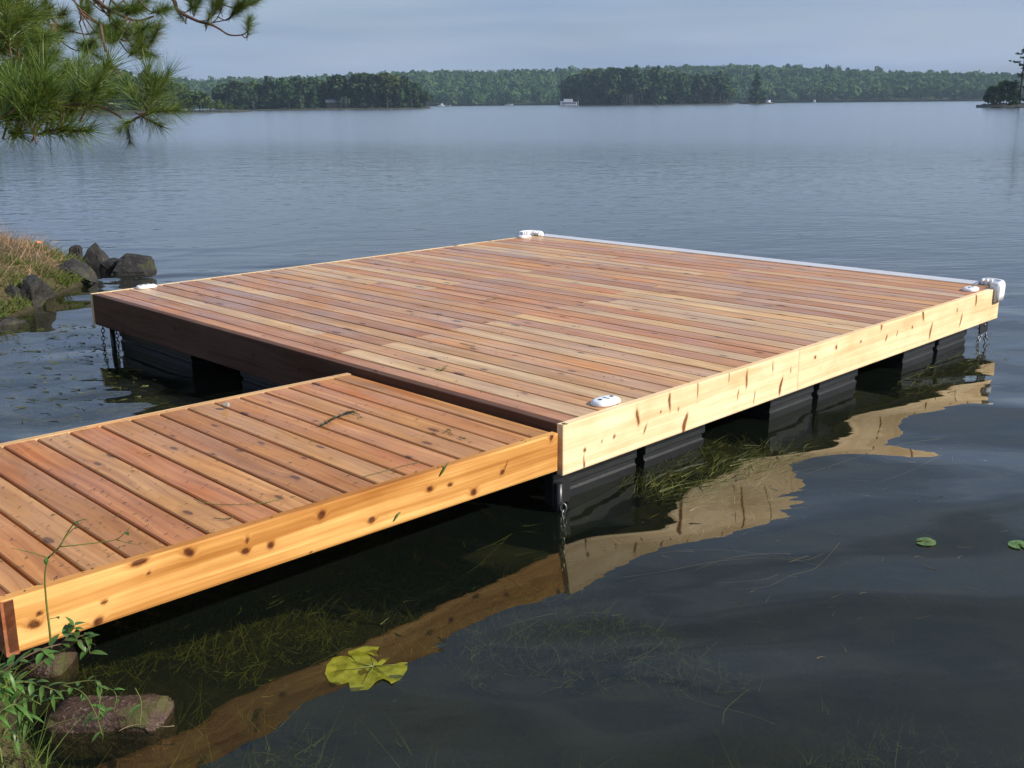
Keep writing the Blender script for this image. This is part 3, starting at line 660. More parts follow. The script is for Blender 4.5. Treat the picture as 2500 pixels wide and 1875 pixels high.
def cleat_mesh():
    v, f = [], []; n = 28
    for s, z in ((1., 0), (1.0, .009), (.93, .018), (.80, .024), (.55, .026)):
        for k in range(n):
            a = 2*math.pi*k/n; c, sn = math.cos(a), math.sin(a)
            x = .082*math.copysign(abs(c)**.72, c); y = .052*math.copysign(abs(sn)**.72, sn)
            v.append((x*s, y*s, z))
    for i in range(4):
        for k in range(n): f.append([i*n+k, i*n+(k+1) % n, (i+1)*n+(k+1) % n, (i+1)*n+k])
    f.append([4*n+k for k in range(n)]); f.append([k for k in reversed(range(n))])
    return mesh('cleat', v, f, True)
CL = cleat_mesh(); CL.materials.append(M_WHITE)
def disc(name, r, z, n=14, sx=1., x0=0): return mesh(name, [(x0+r*sx*math.cos(2*math.pi*k/n), r*math.sin(2*math.pi*k/n), z) for k in range(n)]+[(x0+r*sx*math.cos(2*math.pi*k/n), r*math.sin(2*math.pi*k/n), z-.006) for k in range(n)], [list(range(n))]+[[k, n+k, n+(k+1) % n, (k+1) % n] for k in range(n)])
HO = disc('screw_recess', .010, .0275); SLT = box_mesh('slot', -.003, .003, -.02, .02, .02, .0272); HO.materials.append(M_HOLE); SLT.materials.append(M_HOLE)
for px, py, rz in ((1502, 984, 0), (2370, 705, .1), (1275, 576, 0), (357, 699, .0)):
    w = at(px, py, ZD+.012); w.y = min(max(w.y, TH+.06), DW-.07)
    c = link('cleat', CL, None, dock, (w.x, w.y, ZD), (0, 0, rz))
    for x in (-.042, .042): link('screw_recess', HO, None, c, (x, 0, 0))
    link('slot', SLT, None, c)
# steel corner fittings and chains
def chain(pts, r, wire, parent):
    n = 10; v, f = [], []
    cpts = [(math.cos(2*math.pi*k/n)*r*.62, 0, math.sin(2*math.pi*k/n)*r) for k in range(n)]
    b = 0
    k5 = 5
    for i in range(n):
        a = 2*math.pi*i/n; cx, cz = math.cos(a)*r*.62, math.sin(a)*r
        for j in range(k5):
            w = 2*math.pi*j/k5; v.append((cx+math.cos(a)*math.cos(w)*wire, math.sin(w)*wire, cz+math.sin(a)*math.cos(w)*wire))
    for i in range(n):
        for j in range(k5): f.append([i*k5+j, i*k5+(j+1) % k5, ((i+1) % n)*k5+(j+1) % k5, ((i+1) % n)*k5+j])
    me = mesh('link', v, f, True); me.materials.append(M_GALV)
    ch = empty('chain', pts[0]); ch.parent = parent
    P_ = spline(pts, 8); acc = 0; last = P_[0]; i = 0; step = r*1.5
    for a, b_ in zip(P_[:-1], P_[1:]):
        seg = (b_-a).length; t = 0
        while acc+seg-t >= step:
            t += step-acc; acc = 0; q = a+(b_-a)*(t/seg); dr = (b_-a).normalized()
            rot = dr.to_track_quat('Z', 'Y').to_matrix() @ Matrix.Rotation(R(90)*(i % 2)+.3, 3, 'Z')
            link('link', me, None, ch, q-Vector(pts[0]), rot.to_euler()); i += 1
        acc += seg-t
zb = ZD-FH
link('leg_bracket', box_mesh('leg_bracket', -.018, .10, .045, .10, zb-.16, zb-.001, .004), M_STEEL, dock)
link('leg_pipe', tube_mesh('leg_pipe', [(-.005, .022, ZD-.28), (-.005, .022, -.10)], .019, 12), M_STEEL, dock)
chain([(.0, -.0, zb-.12), (-.004, -.006, .0), (-.004, -.004, -.3)], .022, .0045, dock)
link('corner_plate', box_mesh('corner_plate', DL-.20, DL-.05, .045, .055, zb-.105, zb+.01, .002), M_STEEL, dock)
link('bolt', tube_mesh('bolt', [(DL-.125, .046, zb-.04), (DL-.125, .036, zb-.04)], .009, 8), M_GALV, dock)
chain([(DL-.115, .035, zb-.09), (DL-.11, .03, .02), (DL-.11, .03, -.3)], .02, .0038, dock)
chain([(DL-.19, .035, zb-.09), (DL-.25, .03, zb-.15), (DL-.27, .03, -.1)], .02, .0038, dock)
link('leg_pipe', tube_mesh('leg_pipe', [(.10, DW-.10, zb+.02), (.10, DW-.10, -.7)], .02, 10), M_STEEL, dock)
chain([(.06, DW-.03, zb+.0), (.05, DW-.03, 0), (.05, DW-.03, -.3)], .02, .004, dock)
chain([(.16, DW-.02, zb+.0), (.17, DW-.02, 0), (.17, DW-.02, -.3)], .02, .004, dock)

# ------------------------------------------------------------------ the walkway
G_ = .0295; WY0 = .004; WW = 1.5931; WL = 2.3874; DZ = -.0308; SLP = -.0144; WH = .1769
walk = empty('dock_walkway', (-G_, WY0, ZD+DZ), (0, math.atan(-SLP)*1.0, 0)); tag(walk, 'narrow cedar walkway section of knotty boards joining shore to dock', 'walkway')
walk.rotation_euler = (0, -math.atan(SLP)*1, 0)
we = [-WL]+[-.1213-(15-i)*PT_ for i in range(16)]+[-.0]
WT = [(.50, .215, .070), (.53, .25, .085), (.51, .205, .072), (.46, .185, .066), (.55, .275, .098), (.52, .23, .078)]
for a, b in zip(we[:-1], we[1:]):
    x0, x1 = a+.0056, b-.0056
    if a == -WL: x0 = -WL+TH+.003
    if b == 0: x1 = -.004
    c = rng.choice(WT); k = rng.uniform(.74, .98); c = tuple(q*k for q in c)
    me = plank_mesh('deck_plank', WW-2*TH-.006, x1-x0, .036, .0045)
    link('deck_plank', me, M_DECK, walk, ((x0+x1)/2, TH+.003, -.002-rng.uniform(0, .0016)), (0, 0, math.pi/2), c)
wmk = []
for a, b, w, h, hr, sk in WK:
    p_ = on_side(a, b, WY0); wmk.append((p_.x+G_+WL, p_.z-(ZD+DZ+SLP*(p_.x+G_))+WH/2, w, h, hr, sk))
marked_board(WL, WH, wmk, M_WALKSIDE, (-WL, 0, -WH/2), (.74, .405, .135), walk, label='golden knotty side board of the walkway in full sun')
fascia('side_board', WL, WH, (0, WW, -WH/2), math.pi, M_WARM, (.62, .40, .2), walk)
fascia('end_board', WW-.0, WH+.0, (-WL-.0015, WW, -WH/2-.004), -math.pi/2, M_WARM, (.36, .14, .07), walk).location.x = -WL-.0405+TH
for y in (.10, .75, WW-.14): link('stringer', box_mesh('stringer', -WL+.06, -.12, y, y+.038, -WH-.03, -.04), M_UNDER, walk)

# ------------------------------------------------------------------ rocks
def boulder(pts, seed, mat_noise=.03, sub=3, smooth=False):
    bm = bmesh.new()
    for p in pts: bm.verts.new(p)
    r = bmesh.ops.convex_hull(bm, input=bm.verts[:]); bmesh.ops.delete(bm, geom=[g for g in r['geom_interior'] if isinstance(g, bmesh.types.BMVert)], context='VERTS')
    bmesh.ops.bevel(bm, geom=bm.edges[:], offset=.035*max((Vector(a)-Vector(pts[0])).length for a in pts), segments=2, affect='EDGES', clamp_overlap=True)
    bmesh.ops.triangulate(bm, faces=bm.faces)
    for _ in range(sub-1): bmesh.ops.subdivide_edges(bm, edges=[e for e in bm.edges if e.calc_length() > .035], cuts=1, use_grid_fill=True)
    bmesh.ops.triangulate(bm, faces=bm.faces)
    for v in bm.verts:
        q = v.co*7+Vector((seed*3.1, seed, 0)); v.co += v.normal*(mnoise.noise(q)*mat_noise+mnoise.noise(q*3)*mat_noise*.4)
    return bmmesh('boulder', bm, smooth)
CR = Vector((RGT.x, RGT.y, 0)).normalized(); CF = Vector((FWD.x, FWD.y, 0)).normalized()
def rock(name, label, px, py, wdt, dpt, hgt, seed, shape='round', mat=M_ROCK, z=0., sink=.14, group=None, depth_off=0.):
    g = random.Random(seed); pts = []
    if shape == 'peak': base = [(-1, -1, 0), (1, -1, 0), (1.1, 1, 0), (-1, 1, 0), (-.9, -.7, .35), (.8, -.9, .35), (-.35, -.3, .86), (.05, .1, 1.), (.45, .3, .7), (-.5, .7, .6), (.9, .6, .3)]
    elif shape == 'slab': base = [(-.95, -.9, 0), (1, -.8, 0), (1, .9, 0), (-1, .9, 0), (-.9, -.85, .5), (.98, -.7, .42), (-.6, .1, .95), (.85, .2, .85), (-.55, .9, 1.), (.8, .95, .85)]
    elif shape == 'block': base = [(x*g.uniform(.9, 1), y*g.uniform(.85, 1), zz*g.uniform(.92, 1)) for x in (-1, 1) for y in (-1, 1) for zz in (0, 1)]+[(0, -1.05, .6), (.3, .2, 1.06), (-1.08, 0, .5)]
    else: base = [(g.gauss(0, 1), g.gauss(0, 1), g.gauss(0, 1)) for _ in range(22)]; base = [tuple(Vector(b).normalized()) for b in base]; base = [(x, y, .5+zz*.55) for x, y, zz in base]
    for x, y, zz in base:
        v = CR*(x*wdt/2)+CF*(y*dpt/2); pts.append((v.x, v.y, zz*(hgt+sink)-sink))
    w = at(px, py, z)+CF*(dpt/2+depth_off)
    o = link(name, boulder(pts, seed, .012 if mat is M_GRAN else .022, 3, mat is M_GRAN), mat, None, (w.x, w.y, z)); tag(o, label, 'rock', group); return o
rock('boulder', 'dark pointed boulder standing in the water off the grassy bank', 222, 654, .36, .4, .27, 3, 'peak')
rock('boulder', 'grey tilted slab boulder outermost from the grassy bank', 310, 672, .46, .42, .20, 4, 'slab')
rock('boulder', 'broad low rounded boulder at the foot of the grassy bank', 148, 700, .62, .6, .22, 5)
rock('boulder', 'rounded dark boulder beneath the green fringe of the bank', 66, 757, .34, .4, .27, 6)
rock('boulder', 'small dark boulder wedged behind the rounded one below the bank', 14, 764, .24, .3, .22, 8)
rock('boulder', 'low wet boulder barely above water below the bank', 4, 800, .3, .35, .05, 9)
rock('boulder', 'upright stump-like stone capping the end of the grassy bank', 158, 652, .13, .16, .20, 10, 'block', sink=.2, depth_off=.3)
rock('boulder', 'small square stone between the pointed and the slab boulders', 262, 664, .2, .3, .12, 13, 'block')
rock('granite_block', 'pinkish granite block by the leafy sprig at the walkway foot', 242, 1790, .38, .17, .045, 21, 'block', M_GRAN, sink=.12)
rock('shore_stone', 'rough brown stone under the end of the walkway', 60, 1668, .26, .24, .13, 22, 'round', M_GRAN, sink=.12)

# ------------------------------------------------------------------ blades: grass, weeds
def blades(name, roots, dirs, lens, wid, bend, mat, seg=3, grav=0., seed=1):
    """tapering curved strips, one mesh"""
    g = np.random.default_rng(seed); n = len(roots); roots = np.asarray(roots, float); d = np.asarray(dirs, float)
    d /= np.linalg.norm(d, axis=1)[:, None]+1e-9; lens = np.asarray(lens, float)
    side = np.cross(d, g.normal(size=(n, 3))); side /= np.linalg.norm(side, axis=1)[:, None]+1e-9
    bn = g.normal(size=(n, 3))*bend; V = np.zeros((n, seg+1, 2, 3))
    for s in range(seg+1):
        t = s/seg; c = roots+(d*t+bn*t*t)*lens[:, None]; c[:, 2] -= grav*(t*lens)**2
        w = (wid*(1-t*.85))
        w = (w if np.ndim(w) == 0 else w[:, None])
        V[:, s, 0] = c-side*w; V[:, s, 1] = c+side*w
    idx = np.arange(n*(seg+1)*2).reshape(n, seg+1, 2)
    F = np.stack([idx[:, :-1, 0], idx[:, :-1, 1], idx[:, 1:, 1], idx[:, 1:, 0]], -1).reshape(-1, 4)
    return npmesh(name, V.reshape(-1, 3), F)
def scatter(n, x0, x1, y0, y1, test):
    out = np.zeros((0, 2))
    while len(out) < n:
        q = np.c_[nr.uniform(x0, x1, n), nr.uniform(y0, y1, n)]; out = np.vstack([out, q[test(q[:, 0], q[:, 1])]])
    return out[:n]
# dry grass on the bank
pp = np.array(scatter(9000, -2.6, 1.7, 5.6, 13, lambda x, y: ground_h(x, y) > .13)); zz = ground_h(pp[:, 0], pp[:, 1])+.01
tag(link('dry_grass', blades('dry_grass', np.c_[pp, zz], np.c_[nr.normal(size=(9000, 2))*.55+[.25, -.2], np.ones(9000)*.8], nr.uniform(.08, .24, 9000), .0035, .35, M_DRY, 3, 1.5, 3), M_DRY), 'dry tan grass matted over the bank top', 'grass', kind='stuff')
pp = np.array(scatter(6000, -2.6, 1.9, 5.2, 11, lambda x, y: (ground_h(x, y) > 0) & (ground_h(x, y) < .05+.13*(1.2+np.sin(x*5)+np.sin(y*7+x*3))))); zz = ground_h(pp[:, 0], pp[:, 1])
tag(link('bank_greenery', blades('bank_greenery', np.c_[pp, zz], np.c_[nr.normal(size=(6000, 2))*.7+[.3, -.3], np.ones(6000)*.7], nr.uniform(.04, .12, 6000), .006, .4, M_GRASS, 2, 1., 4), M_GRASS), 'low green plants fringing the foot of the bank', 'grass', kind='stuff')
pp = np.array(scatter(1500, -3.1, -2.2, -1.6, .6, lambda x, y: (ground_h(x, y) > -.13) & (np.sin(x*9+y*4)+np.sin(y*11) > -.2))); zz = ground_h(pp[:, 0], pp[:, 1])
tag(link('shore_grass', blades('shore_grass', np.c_[pp, zz], np.c_[nr.normal(size=(1500, 2))*.5+[.35, .1], np.ones(1500)*.8], nr.uniform(.05, .17, 1500), .0022, .35, M_GRASS, 3, 1.2, 9), M_GRASS), 'fine green grass at the water edge of the near shore', 'grass', kind='stuff')
# weed growing on the lake bed
def bedtest(x, y):
    h = ground_h(x, y); return (h > -.95) & (h < -.1) & (np.sin(x*2.1+1.3*np.sin(y*1.7))+np.sin(y*2.6+x*.8)+.6*np.sin(x*9+y*5)*np.sin(y*8-x*3) > -.75)
N_ = 42000
pp = np.array(scatter(N_, -2.7, 2.2, -3.2, 6.6, bedtest)); zz = ground_h(pp[:, 0], pp[:, 1])
ln = np.minimum(nr.uniform(.03, .12, N_)*(1+1.2*(nr.random(N_) > .97)), -zz*.9)
tag(link('lake_weed', blades('lake_weed', np.c_[pp, zz], np.c_[nr.normal(size=(N_, 2))*.9+[.3, .1], np.abs(nr.normal(.4, .3, N_))], ln, .0017, .6, M_WEED, 3, 0., 5), M_WEED), 'olive water weed growing on the shallow lake bed', 'water weed', kind='stuff')
# floating weed: flat strips lying on the surface
def floating(name, n, sampler, ang, spread, l0, l1, wid, mat, label, seed, zmax=.006):
    g = np.random.default_rng(seed); pts = [sampler(g) for _ in range(n)]; P_ = np.c_[np.array(pts), g.uniform(min(-.022, zmax-.04), zmax, n)]
    a = g.normal(ang, spread, n); D_ = np.c_[np.cos(a), np.sin(a), g.normal(0, .015, n)]
    me = blades(name, P_, D_, g.uniform(l0, l1, n), wid, .16, mat, 4, 0., seed)
    co = np.zeros(len(me.vertices)*3, np.float32); me.vertices.foreach_get('co', co); co = co.reshape(-1, 3); co[:, 2] = np.clip(co[:, 2], min(-.03, zmax-.06), zmax+.004); me.vertices.foreach_set('co', co.ravel())
    o = link(name, me, mat); return tag(o, label, 'water weed', kind='stuff')
def quadpx(cs):
    W = [at(*c) for c in cs]
    def f(g):
        u, v = g.random(), g.random(); a = W[0].lerp(W[1], u); b = W[3].lerp(W[2], u); c = a.lerp(b, v); return (c.x, c.y)
    return f
A1 = math.atan2(.2, 1)
floating('floating_weed', 1300, quadpx([(1500, 1190), (1720, 1080), (1980, 1100), (1640, 1240)]), A1, .45, .08, .30, .0016, M_MAT, 'thick raft of olive weed drifting beside the middle float', 31)
floating('floating_weed', 170, quadpx([(1540, 1200), (1760, 1120), (1990, 1130), (1700, 1230)]), A1, .5, .08, .26, .0012, M_WEEDLIT, 'yellow-green blades on top of the weed raft beside the float', 32, .01)
floating('floating_weed', 330, quadpx([(2150, 960), (2330, 850), (2430, 880), (2290, 980)]), .2, .45, .1, .34, .0016, M_MAT, 'olive weed drifting at the chained corner of the dock', 33)
floating('floating_weed', 70, quadpx([(2150, 950), (2330, 870), (2440, 860), (2320, 970)]), .2, .5, .12, .35, .0013, M_WEEDLIT, 'bright weed blades at the chained corner of the dock', 34, .01)
floating('floating_weed', 60, quadpx([(1640, 1250), (1960, 1150), (1990, 1230), (1700, 1320)]), A1, .9, .05, .2, .0016, M_STRAW, 'thin straw bits drifting outside the weed raft', 35)
floating('floating_weed', 1100, quadpx([(20, 800), (230, 790), (420, 960), (20, 1060)]), 2.2, .5, .02, .14, .004, M_WEED, 'ragged weed patches on the sheltered water behind the walkway', 36, .006)
floating('floating_weed', 60, quadpx([(20, 800), (250, 790), (420, 960), (20, 1060)]), 2.2, .6, .015, .045, .004, M_WEEDLIT, 'pale weed flecks on the sheltered water behind the walkway', 37, .008)
floating('floating_weed', 170, quadpx([(300, 1560), (1300, 1250), (1500, 1520), (700, 1850)]), .5, 1.2, .02, .09, .0008, M_WEEDLIT, 'sparse weed stems drifting below the sunny side of the walkway', 38, .004)
floating('floating_weed', 110, quadpx([(1500, 1250), (2480, 950), (2480, 1500), (1400, 1800)]), .3, 1.2, .02, .09, .0014, M_STRAW, 'scattered straw flecks on the smooth open water', 39, .003)
floating('floating_weed', 240, quadpx([(1700, 600), (2480, 660), (2480, 960), (2420, 800)]), .3, 1.2, .03, .14, .004, M_WEED, 'dark weed flecks on the rippled water past the dock corner', 40, .004)
for k, (cs, n) in enumerate((([(60, 870), (230, 840), (260, 880), (80, 900)], 520), ([(150, 820), (250, 805), (270, 840), (170, 850)], 320), ([(230, 990), (400, 950), (520, 990), (260, 1060)], 700), ([(20, 960), (150, 940), (190, 990), (30, 1040)], 420), ([(60, 1010), (200, 1000), (240, 1050), (60, 1080)], 420))):
    floating('submerged_weed', n, quadpx(cs), 2.0+.3*k, .7, .03, .14, .0022, M_WEED, ['broad', 'small', 'bright-edged', 'dark', 'ragged'][k]+' patch of olive weed just under the '+['open middle of the cove', 'water off the dock post', 'water by the walkway edge', 'water nearest the bank rocks', 'water at the shore end'][k], 60+k, -.012)
# drifting stalks, each a thing
def stalk(name, label, runs, z=-.004, mat=M_STEM, cat='plant stem', rad=.003):
    v, f = [], []
    for pts, r0, r1 in runs:
        S_ = spline([at(x, y, z) for x, y in pts], 5); n = len(S_); tube(v, f, S_, [.42*(r0+(r1-r0)*i/(n-1)) for i in range(n)], 5)
    return tag(link(name, mesh(name, v, f, True), mat), label, cat)
stalk('drifting_stalk', 'green water stalk crossed by a short blade on dark open water', [([(1645, 1695), (1740, 1722), (1830, 1745), (1890, 1768)], .002, .0045), ([(1764, 1768), (1770, 1735), (1800, 1705), (1828, 1682)], .0035, .002)])
stalk('drifting_reed', 'bundle of pale reed stems trailing from a snapped tip', [([(1500, 1412), (1620, 1395), (1740, 1372), (1860, 1362), (1960, 1368), (2010, 1352)], .001, .0022), ([(1600, 1352), (1680, 1342), (1800, 1345), (1920, 1362), (1975, 1358)], .001, .002), ([(1690, 1395), (1760, 1368), (1850, 1352), (1930, 1352)], .001, .0018), ([(1925, 1373), (1972, 1357)], .004, .003), ([(1740, 1425), (1860, 1415), (1900, 1402)], .001, .0015), ([(1780, 1440), (1870, 1432), (1930, 1405), (1985, 1390), (2020, 1360), (2050, 1325)], .001, .002), ([(1910, 1345), (1945, 1368), (2000, 1380)], .001, .0015)], mat=M_STRAW)
stalk('drifting_reed', 'forked pale blade floating by itself off the lily pad', [([(1520, 1615), (1570, 1598), (1605, 1578), (1618, 1565)], .0016, .0022), ([(1545, 1607), (1600, 1602)], .0018, .001)], mat=M_STRAW)
stalk('drifting_reed', 'long straight straw lying near the fork of blades', [([(1225, 1530), (1290, 1512), (1350, 1497)], .001, .0018), ([(1240, 1558), (1290, 1530), (1320, 1512)], .001, .0014)], mat=M_STRAW)
stalk('drifting_stalk', 'green blades lying in the shade below the walkway corner', [([(1160, 1345), (1210, 1325), (1250, 1303)], .0016, .003), ([(1140, 1400), (1180, 1370), (1240, 1310)], .001, .002)])
stalk('drifting_reed', 'thin pale straws slanting over the reflected side board', [([(1960, 1160), (2080, 1120), (2200, 1085), (2300, 1070)], .0012, .0024), ([(2140, 1180), (2220, 1150), (2300, 1110)], .001, .002)], mat=M_STRAW)
stalk('drifting_stalk', 'pale bent stem arching before the granite block', [([(290, 1785), (310, 1775), (345, 1768), (400, 1774), (425, 1772)], .002, .004)], z=.03, mat=M_STRAW)

# ------------------------------------------------------------------ lily pads
Z7 = [(258, 540), (270, 480), (310, 430), (370, 415), (430, 430), (480, 468), (415, 405), (415, 385), (520, 355), (625, 350), (605, 385), (620, 415), (535, 402), (600, 445), (612, 468), (650, 425), (700, 418), (630, 485), (770, 455), (815, 455), (812, 510), (765, 570), (705, 607), (690, 590), (650, 573), (600, 595), (545, 640), (430, 645), (418, 595), (340, 605), (285, 585)]
lp = [at(700+x*.3617, 1450+y*.3617, .004) for x, y in Z7]; cc = sum(lp, Vector())/len(lp)
bm = bmesh.new(); vs = [bm.verts.new(q-cc) for q in lp]; fc = bm.faces.new(vs)
bmesh.ops.triangulate(bm, faces=[fc]); bmesh.ops.subdivide_edges(bm, edges=bm.edges[:], cuts=2, use_grid_fill=True); bmesh.ops.triangulate(bm, faces=bm.faces)
for v in bm.verts: v.co.z += -.001+.008*mnoise.noise(v.co*18)
ex = bmesh.ops.solidify(bm, geom=bm.faces[:], thickness=.0015)
bmesh.ops.recalc_face_normals(bm, faces=bm.faces)
lily = tag(link('lily_pad', bmmesh('lily_pad', bm, False), M_LILY, None, (cc.x, cc.y, .002)), 'large torn yellow-green lily pad with ragged lobes', 'lily pad')
v, f = [], []; cen = at(912, 1625, .009)-cc; 
for tx, ty in ((800, 1640), (850, 1612), (905, 1595), (985, 1620), (960, 1660), (880, 1675)): tube(v, f, [cen, cen.lerp(at(tx, ty, .007)-cc, .85)], [.0022, .0007], 4)
link('vein', mesh('vein', v, f, True), M_STEM, lily)
def pad(px, py, r, a0, label):
    n = 30; g = random.Random(px); v = [(0, 0, .004)]; f = []
    for k in range(n+1):
        a = a0+.22+k/n*(2*math.pi-.44); rr = r*(1+.04*math.sin(3*a)+g.uniform(-.015, .015)); v.append((rr*math.cos(a)*1.12, rr*math.sin(a)*.92, .004+.001*math.sin(5*a)))
    f = [[0, k, k+1] for k in range(1, n+1)]; m_ = len(v); v += [(x, y, z-.003) for x, y, z in v]; f += [[m_, m_+k+1, m_+k] for k in range(1, n+1)]+[[k, m_+k, m_+k+1, k+1] for k in range(1, n+1)]
    w = at(px, py, 0); o = tag(link('lily_pad', mesh('lily_pad', v, f), M_LILYG, None, (w.x, w.y, .002), (0, 0, 0)), label, 'lily pad')
    vv, ff = [], []
    for k in range(7): a = a0+.5+k*.87; tube(vv, ff, [(0, 0, .005), (r*.85*math.cos(a), r*.8*math.sin(a), .006)], [.0012, .0005], 4)
    link('vein', mesh('vein', vv, ff, True), M_STEM, o)
pad(2260, 1325, .042, 2.2, 'small whole green lily pad beside a drifting straw')
pad(2486, 1332, .042, 4.0, 'green lily pad farther from the dock than the other small pad')

# ------------------------------------------------------------------ weed bits, stone and leaves on the boards
wz = lambda x, y: ZD+DZ+SLP*(x+G_)
def onwalk(px, py, z=.004):
    w = at(px, py, ZD+DZ+.015); return at(px, py, wz(w.x, w.y)+z)
V_, F_ = [], []
def flake(x, y, z, s, a):
    b = len(V_); l = s*rng.uniform(.8, 2.6); w = s*rng.uniform(.25, .6); ca, sa = math.cos(a), math.sin(a)
    for u, v_, h in ((-l, 0, 0), (0, -w, .6*s), (l, 0, .1*s), (0, w, .3*s)): V_.append((x+u*ca-v_*sa, y+u*sa+v_*ca, z+h*.5))
    F_.append((b, b+1, b+2, b+3))
for k in range(1000):
    x = rng.uniform(-WL, -.06); y = rng.uniform(.01, WW-.01)
    if rng.random() < .45: x = -WL+abs(rng.gauss(0, .8))
    if x > -.05: continue
    flake(x-G_, y+WY0, wz(x-G_, y)+.0015, rng.uniform(.0014, .0058), rng.random()*6.3)
for k in range(520):
    x = min(DL-.1, .05+abs(rng.gauss(0, 1.5))); y = rng.uniform(.05, DW-.05); flake(x, y, ZD+.0015, rng.uniform(.0016, .006), rng.random()*6.3)
tag(link('weed_crumbs', mesh('weed_crumbs', V_, F_), M_CRUMB), 'dark crumbs of weed and dirt scattered over the decking', 'debris', kind='stuff')
def sprig(name, label, pts, n, l, wid, mat, z0):
    S_ = spline(pts, 6); v, f = [], []; tube(v, f, S_, .0012, 4); V0 = np.array([list(q) for q in v])
    rt, dr = [], []
    for k in range(n):
        q = S_[rng.randrange(len(S_))]; rt.append(q+Vector((0, 0, .002))); a = rng.random()*6.3; dr.append((math.cos(a), math.sin(a), rng.uniform(.0, .35)))
    me = blades(name, rt, dr, nr.uniform(l*.5, l, n), wid, .3, mat, 2, 0, n)
    bm = bmesh.new(); bm.from_mesh(me); m2 = mesh('t', v, f); bm.from_mesh(m2); 
    return tag(link(name, bmmesh(name, bm), mat), label, 'weed sprig')
sprig('weed_sprig', 'thick dark green weed clump lying on the walkway boards', [onwalk(785, 1040), onwalk(810, 1025), onwalk(840, 1012), onwalk(862, 1006)], 300, .02, .0021, M_CRUMB, 0)
sprig('weed_sprig', 'wispy weed bit touching the tip of the thick clump', [onwalk(862, 1008), onwalk(875, 1012), onwalk(880, 1020)], 26, .016, .0014, M_WEED, 0)
sprig('weed_sprig', 'small feathery weed bit on the walkway near the dock gap', [onwalk(1085, 1057), onwalk(1097, 1050), onwalk(1103, 1062)], 34, .016, .0014, M_WEED, 0)
sprig('weed_sprig', 'small dark weed bit next to the feathery one near the gap', [onwalk(1122, 1068), onwalk(1135, 1072)], 26, .013, .0014, M_WEED, 0)
sprig('weed_sprig', 'long thin weed stem lying across the walkway boards', [onwalk(478, 1214), onwalk(505, 1228), onwalk(560, 1232), onwalk(640, 1228), onwalk(690, 1216)], 22, .02, .0012, M_WEEDLIT, 0)
sprig('weed_sprig', 'dark curved weed stem near the sunny edge of the walkway', [onwalk(520, 1265), onwalk(555, 1267), onwalk(570, 1262)], 14, .016, .0012, M_WEED, 0)
sprig('weed_sprig', 'pale thread of weed stretched over three walkway boards', [onwalk(880, 1165), onwalk(930, 1152), onwalk(980, 1138), onwalk(1028, 1127)], 8, .01, .001, M_WEEDLIT, 0)
dk = lambda px, py: at(px, py, ZD+.004)
sprig('weed_sprig', 'pale weed tuft in the middle of the big dock', [dk(1188, 732), dk(1205, 730), dk(1220, 728)], 30, .03, .002, M_STRAW, 0)
sprig('weed_sprig', 'green weed tuft on the dock boards beside the gap', [dk(1065, 903), dk(1080, 905), dk(1086, 896)], 40, .022, .0016, M_WEED, 0)
sprig('weed_sprig', 'strip of weed lying on a pale dock board', [dk(1125, 838), dk(1140, 842), dk(1158, 846)], 30, .018, .0015, M_WEED, 0)
sprig('weed_sprig', 'tiny weed knot at the near corner of the dock rim', [dk(1372, 1034), dk(1382, 1036)], 26, .012, .0014, M_CRUMB, 0)
sprig('weed_sprig', 'small yellow-green weed bit on the dock next to the joint', [dk(914, 904), dk(922, 906)], 20, .012, .0014, M_WEEDLIT, 0)
o = rock('pebble', 'small grey pebble on the far edge of the walkway', 551, 998, .045, .04, .036, 77, 'round', simple('pebble_grey', (.30, .26, .21), .7, var=.3, vscale=40), sink=.0)
w = onwalk(551, 999, 0); o.location = (w.x, w.y, wz(w.x, w.y)-.002)
for label, pts in (('green blade stuck upright on the walkway side board', [(1073, 1163), (1082, 1148), (1095, 1128)]), ('yellow-green blade stuck low on the walkway side board', [(961, 1273), (970, 1258), (978, 1250)])):
    P3 = []
    for x, y in pts:
        q = ray(x, y); P3.append(CAM+q*((WY0-.004-CAM.y)/q.y))
    v, f = [], []; n = len(P3); S_ = spline(P3, 4)
    tube(v, f, S_, [.0015+.0035*math.sin(math.pi*i/(len(S_)-1)) for i in range(len(S_))], 4)
    tag(link('stuck_blade', mesh('stuck_blade', v, f, True), M_LEAF), label, 'blade')

